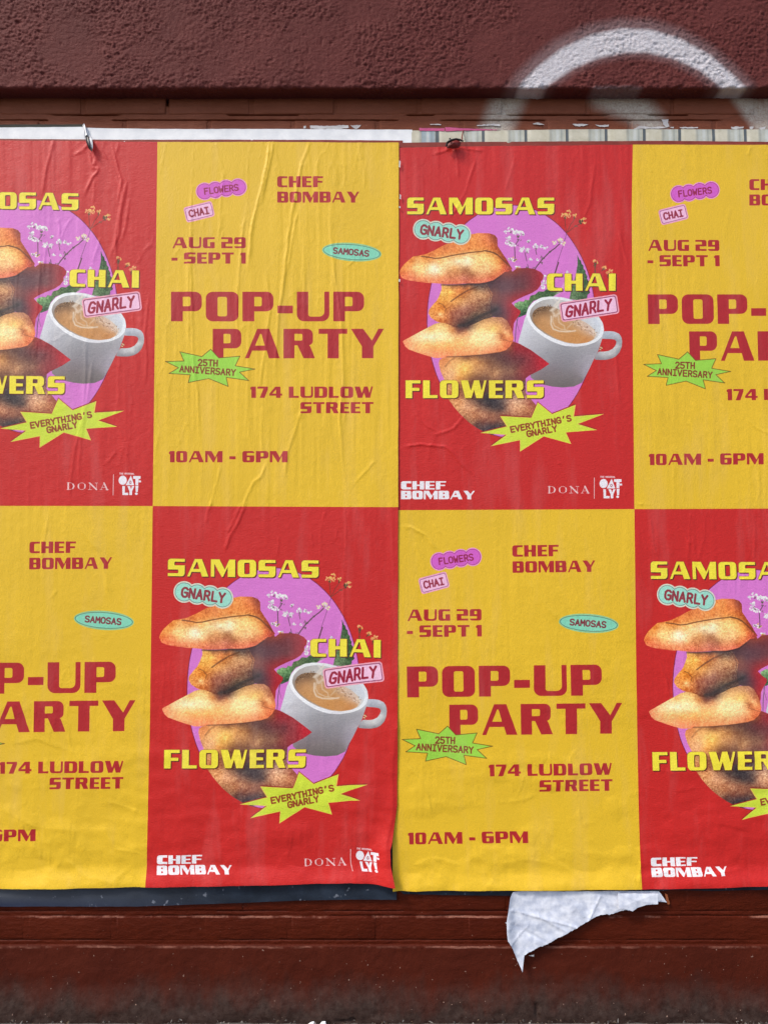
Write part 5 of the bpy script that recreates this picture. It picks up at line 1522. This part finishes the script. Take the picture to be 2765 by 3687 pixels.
strip("backing_paper", [(-340, 3150), (1428, 3150)], [(-340, 3256), (0, 3263), (240, 3262), (500, 3262), (760, 3253), (900, 3248), (1100, 3240), (1300, 3237), (1428, 3238)], -0.0042, M_NAVY, "dark navy paper border showing below the left poster", "paper", "dark older paper below the posters", seed=8, nrow=9, flare=.002)
strip("backing_paper", [(1396, 3020), (1450, 3020), (3200, 3020)], [(1400, 3205), (1438, 3205), (1452, 3219), (1600, 3222), (1900, 3226), (2150, 3221), (2300, 3212), (2420, 3204), (2560, 3208), (2700, 3204), (3200, 3200)], -0.0036, M_NAVY, "thin black paper edge showing below the right poster", "paper", "dark older paper below the posters", seed=9, nrow=9)

# small remnants on the brick above the striped strip
chips = [
    ("long flat white paper remnant above the white strip, left of the sprayed ring", [(1116, 453), (1200, 453), (1254, 451), (1256, 460), (1230, 464), (1150, 465), (1118, 463)]),
    ("wedge shaped white paper remnant right beside the long flat one", [(1262, 451), (1300, 450), (1290, 461), (1284, 465), (1276, 463)]),
    ("tiny pale paper fleck left of the long flat remnant", [(1094, 454), (1102, 453), (1101, 462), (1093, 463)]),
    ("thin broken white remnant above the pink slivers' left end", [(1548, 447), (1588, 448), (1586, 451), (1550, 450)]),
    ("white remnant on the left leg of the sprayed ring", [(1716, 451), (1750, 449), (1780, 446), (1801, 449), (1799, 454), (1770, 452), (1735, 454), (1718, 454)]),
    ("pinkish white remnants between the sprayed ring's leg and its inner curl", [(1918, 445), (1935, 441), (1960, 450), (1940, 450), (1920, 448)]),
    ("white remnant left below the sprayed inner curl", [(2060, 447), (2085, 446), (2118, 449), (2100, 455), (2070, 454)]),
    ("speckled white remnant in the middle below the sprayed inner curl", [(2142, 449), (2160, 451), (2191, 449), (2189, 456), (2160, 457), (2150, 454)]),
    ("long white remnant joining the upright chip from its left", [(2280, 464), (2300, 453), (2340, 458), (2380, 456), (2402, 458), (2370, 463), (2330, 463)]),
    ("upright white chip standing above the other remnants", [(2380, 430), (2405, 430), (2403, 442), (2408, 456), (2396, 459), (2386, 448)]),
    ("small white fleck just right of the upright chip", [(2412, 457), (2425, 457), (2423, 462), (2413, 461)]),
    ("pair of faint remnants between the upright chip and the ring's right leg", [(2444, 458), (2460, 457), (2512, 458), (2510, 462), (2450, 462)]),
    ("white remnant left of the sprayed ring's right leg", [(2630, 457), (2676, 456), (2674, 462), (2640, 465), (2632, 463)]),
    ("white remnant on the sprayed ring's right leg", [(2697, 457), (2712, 457), (2706, 466), (2698, 465)]),
    ("rightmost white remnant, at the edge of the frame", [(2730, 461), (2756, 455), (2752, 465), (2738, 467)]),
]
for lab, pts in chips:
    outline("paper_scrap", pts, -0.0016, M_CHIP, lab, "paper scrap", "torn paper remnants above the posters", jag=1.6)

# worn white nicks along the seam
for px, py, h in ((1439, 578, 26), (1441, 700, 18), (1438, 1004, 12), (1439, 742, 8)):
    outline("paper_scrap", [(px - 2, py), (px + 3, py + 2), (px + 2, py + h), (px - 3, py + h - 3)], Y_SHEET - 0.0052, M_CHIP,
            "white nick %s" % {578: "near the top of the middle seam", 700: "on the middle seam beside the word SAMOSAS", 1004: "on the middle seam beside the top samosa's tip", 742: "on the middle seam just above the mint cloud badge"}[py],
            "paper scrap", "white nicks along the middle seam", jag=.8)


def ribbon(name, pts, mat, parent, thick=0.0006):
    """pts: (px, py, distance out from the wall, half width m, edge-on turn in degrees)"""
    V, Fc = [], []
    C = []
    for px, py, out, hw, turn in pts:
        x, z = S2W(px, py, -out)
        C.append((float(x), -out, float(z), hw, turn))
    n = len(C)
    for i, (x, y, z, hw, turn) in enumerate(C):
        a, b = C[max(0, i - 1)], C[min(n - 1, i + 1)]
        tx, tz = b[0] - a[0], b[2] - a[2]
        L = math.hypot(tx, tz) or 1
        nx, nz = -tz / L, tx / L
        c, s = math.cos(R(turn)), math.sin(R(turn))
        for sgn in (-1, 1):
            for th in (-1, 1):
                V.append((x + sgn * hw * nx * c - th * thick * s * nx * .5, y - sgn * hw * s - th * thick * .5 * c, z + sgn * hw * nz * c - th * thick * s * nz * .5))
    for i in range(n - 1):
        o = 4 * i
        for a, b in ((0, 1), (1, 3), (3, 2), (2, 0)):
            Fc.append((o + a, o + b, o + 4 + b, o + 4 + a))
    Fc += [(0, 1, 3, 2), (4 * n - 4, 4 * n - 2, 4 * n - 1, 4 * n - 3)]
    return py_mesh(name, V, Fc, mat, parent, smooth=True)


e = empty("torn_curl", tuple(float(q) for q in (S2W(318, 500)[0], -0.01, S2W(318, 500)[1])))
tag(e, "narrow torn paper curl, white with a black back, hanging over the left poster's top edge", "paper curl")
def unparented(o, p):
    o.parent = p
    o.matrix_parent_inverse = p.matrix_basis.inverted() if hasattr(p.matrix_basis, "inverted") else o.matrix_parent_inverse
    return o
from mathutils import Matrix
def adopt(o, p):
    o.parent = p
    o.matrix_parent_inverse = Matrix.Translation(p.location).inverted()
adopt(ribbon("white_face", [(301, 447, .0055, .0035, 20), (304, 456, .008, .005, 40), (309, 470, .010, .0042, 55), (313, 488, .012, .003, 60)], M_WHITE, None), e)
adopt(ribbon("white_face", [(322, 488, .012, .002, 20), (326, 502, .018, .0048, 10), (330, 520, .020, .0050, 20), (333, 536, .018, .0022, 20)], M_WHITE, None), e)
adopt(ribbon("black_back", [(312, 487, .012, .0040, 20), (315, 500, .019, .0048, 30), (318, 515, .023, .0048, 30), (324, 530, .024, .0042, 30), (333, 543, .020, .0026, 40)], M_BLACK, None), e)

e = empty("curled_flap", tuple(float(q) for q in (S2W(1637, 530)[0], -0.01, S2W(1637, 530)[1])))
tag(e, "small dark curled flap with a thin wire, on the right poster's top edge", "paper flap")
adopt(ribbon("rolled_edge", [(1606, 528, .016, .0028, 30), (1610, 514, .024, .0030, 40), (1624, 505, .028, .0028, 40), (1642, 501, .029, .0026, 40), (1656, 504, .026, .0026, 40), (1668, 509, .020, .002, 30)], M_BLACK, None), e)
adopt(outline("flap_face", [(1608, 533), (1614, 516), (1628, 508), (1650, 507), (1660, 514), (1656, 526), (1650, 533), (1630, 536)], -0.016, M_CURL, parent=e, bulge=.006, thick=.002), e)
adopt(ribbon("tip", [(1619, 497, .022, .0018, 0), (1621, 510, .026, .0028, 0)], M_BLACK, None), e)
adopt(ribbon("wire", [(1668, 471, .004, .0010, 0), (1665, 480, .009, .0011, 0), (1663, 492, .015, .0012, 0), (1662, 506, .022, .0014, 0)], M_CURL, None, .0016), e)

# ------------------------------------------------------------------ hanging torn sheet under the right poster
def hanging_paper():
    T_ = lambda p: [(1780 + a / 2.44, 3150 + b / 2.44) for a, b in p]
    top = T_([(100, 400), (102, 372), (118, 300), (135, 190), (160, 150), (1440, 150), (1452, 155), (1480, 195), (1513, 244)])
    bot = T_([(100, 402), (101, 500), (108, 552), (150, 625), (180, 700), (215, 775), (237, 835), (244, 770), (255, 690), (300, 662), (380, 625), (450, 600), (550, 548), (640, 500), (720, 462), (850, 385), (930, 350), (980, 344), (1010, 350), (1080, 330), (1140, 310), (1200, 314), (1250, 285), (1330, 262), (1430, 258), (1434, 238), (1513, 246)])
    px = np.unique(np.concatenate([np.linspace(top[0][0], top[-1][0], 170), [p[0] for p in bot], np.linspace(1816, 1885, 50)]))
    tp = np.interp(px, [p[0] for p in top], [p[1] for p in top]); bt = np.interp(px, [p[0] for p in bot], [p[1] for p in bot])
    bt = bt + (fbm(px / 6, px * 0, 5, 3) - .5) * 5
    nr = 42
    t = np.linspace(0, 1, nr)[:, None]
    PX = np.repeat(px[None], nr, 0); PY = tp * (1 - t) + np.maximum(bt, tp + .5) * t
    X, Z = S2W(PX, PY, -0.010)
    H = np.zeros_like(X)
    drop = np.clip((PY - 3215) / 270, 0, 1)
    H += 0.006 + drop * 0.016 + 0.010 * np.exp(-((PX - 1822) / 25) ** 2)
    H += 0.0035 * (fbm(X / .05, Z / .03, 3, 3) - .5) + 0.0016 * (fbm(X / .014, Z / .014, 6, 3) - .5)
    for a, wd, (x0, y0), (x1, y1) in ((.0028, 3.2, (1840, 3275), (2075, 3338)), (.0022, 4, (1925, 3290), (2040, 3352)), (.0024, 5, (2160, 3230), (2115, 3320)), (.0020, 5, (2020, 3200), (2100, 3300)), (-.002, 5, (1850, 3330), (1990, 3400)), (.0016, 3, (1830, 3400), (1900, 3330)), (.002, 4, (2175, 3275), (2190, 3292))):
        dx, dy = x1 - x0, y1 - y0
        tt = np.clip(((PX - x0) * dx + (PY - y0) * dy) / (dx * dx + dy * dy), 0, 1)
        d = np.hypot(PX - x0 - tt * dx, PY - y0 - tt * dy)
        H += a * np.exp(-d / wd)
    root = empty("torn_paper", (float(X.mean()), -0.01, float(Z.max())))
    tag(root, "large torn white paper hanging below the right poster, its lower tip pointing down", "paper")
    o = np_mesh("sheet", np.stack([X, -H, Z], 2).reshape(-1, 3), grid_faces(len(px), nr), M_TORN)
    adopt(o, root)
    fl = outline("folded_flap", T_([(1082, 162), (1432, 165), (1430, 252), (1330, 258), (1250, 282), (1205, 312), (1150, 296), (1088, 290)]), -0.0185, M_TORN, parent=root, thick=.0008, bulge=.0012, jag=.6, tilt=.004)
    adopt(fl, root)


hanging_paper()
outline("paper_scrap", [(2392, 3215), (2402, 3222), (2410, 3255), (2402, 3256), (2396, 3235)], -0.006, simple_mat("orange_print_remnant", (150, 84, 50), .6, .3, .3, 200), "small orange printed remnant right beside the hanging torn paper", "paper scrap", jag=.8)
outline("paper_scrap", [(1902, 3440), (1922, 3437), (1921, 3444), (1910, 3442)], -0.006, M_CHIP, "tiny pale flake beside the tip of the hanging torn paper", "paper scrap", jag=.5)

# ------------------------------------------------------------------ foot of the wall: litter and grit
outline("paper_scrap", [(1108, 3690), (1116, 3682), (1130, 3677), (1137, 3684), (1139, 3698), (1112, 3700)], -0.034, M_WHITE, "left of two white paper scraps lying at the foot of the wall", "paper scrap", "white scraps at the foot of the wall", bulge=.002, thick=.002)
outline("paper_scrap", [(1152, 3688), (1158, 3679), (1172, 3677), (1176, 3690), (1170, 3700), (1154, 3700)], -0.036, M_WHITE, "right of two white paper scraps lying at the foot of the wall", "paper scrap", "white scraps at the foot of the wall", bulge=.002, thick=.002)


def litter():
    rnd = random.Random(5)
    V, Fc, MI = [], [], []
    for k in range(900):
        x = rnd.uniform(-1.35, 1.35); y = -0.026 - abs(rnd.gauss(0, .016)); z = 0.001 + abs(rnd.gauss(0, .006)) * math.exp(-(abs(y) - .03) / .03)
        s = rnd.uniform(.0015, .0045)
        o = len(V)
        for _ in range(4):
            pass
        a = rnd.uniform(0, 6.28)
        for dx, dy, dz in ((1, 0, 0), (-.5, .87, 0), (-.5, -.87, 0), (0, 0, 1.1)):
            V.append((x + s * (dx * math.cos(a) - dy * math.sin(a)), y + s * (dx * math.sin(a) + dy * math.cos(a)), z + s * dz * .8))
        Fc += [(o, o + 2, o + 1), (o, o + 1, o + 3), (o + 1, o + 2, o + 3), (o + 2, o, o + 3)]
        MI += [rnd.choice([0, 0, 0, 0, 0, 0, 1])] * 4
    for k in range(150):
        x = rnd.uniform(-1.3, 1.3); y = -0.030 - abs(rnd.gauss(0, .012)); z = rnd.uniform(.002, .016)
        L = rnd.uniform(.006, .016); w = L * rnd.uniform(.15, .4)
        a = rnd.uniform(0, 3.14); el = rnd.uniform(-.6, 1.1)
        o = len(V)
        ca, sa, ce, se = math.cos(a), math.sin(a) * .3, math.cos(el), math.sin(el)
        for t, ww in ((-1, 0), (-.3, 1), (.4, .8), (1, 0)):
            for sg in ((-1, 1) if ww else (1,)):
                V.append((x + t * L * .5 * ca * ce - sg * ww * w * se * .5, y + t * L * .5 * sa - abs(t) * .002, z + t * L * .5 * se + sg * ww * w * .5 * ce + .003))
        Fc += [(o, o + 1, o + 2), (o + 1, o + 3, o + 4, o + 2), (o + 3, o + 5, o + 4)]
        MI += [rnd.choice([2, 2, 1])] * 3
    o = py_mesh("litter", V, Fc, simple_mat("grit", (74, 68, 64), .9, .2, .3, 200))
    o.data.materials.append(simple_mat("pale_grit", (130, 124, 118), .9, .2, .3, 200))
    o.data.materials.append(simple_mat("dry_leaf", (104, 86, 68), .8, .2, .3, 200))
    o.data.polygons.foreach_set("material_index", MI)
    tag(o, kind="stuff")


litter()
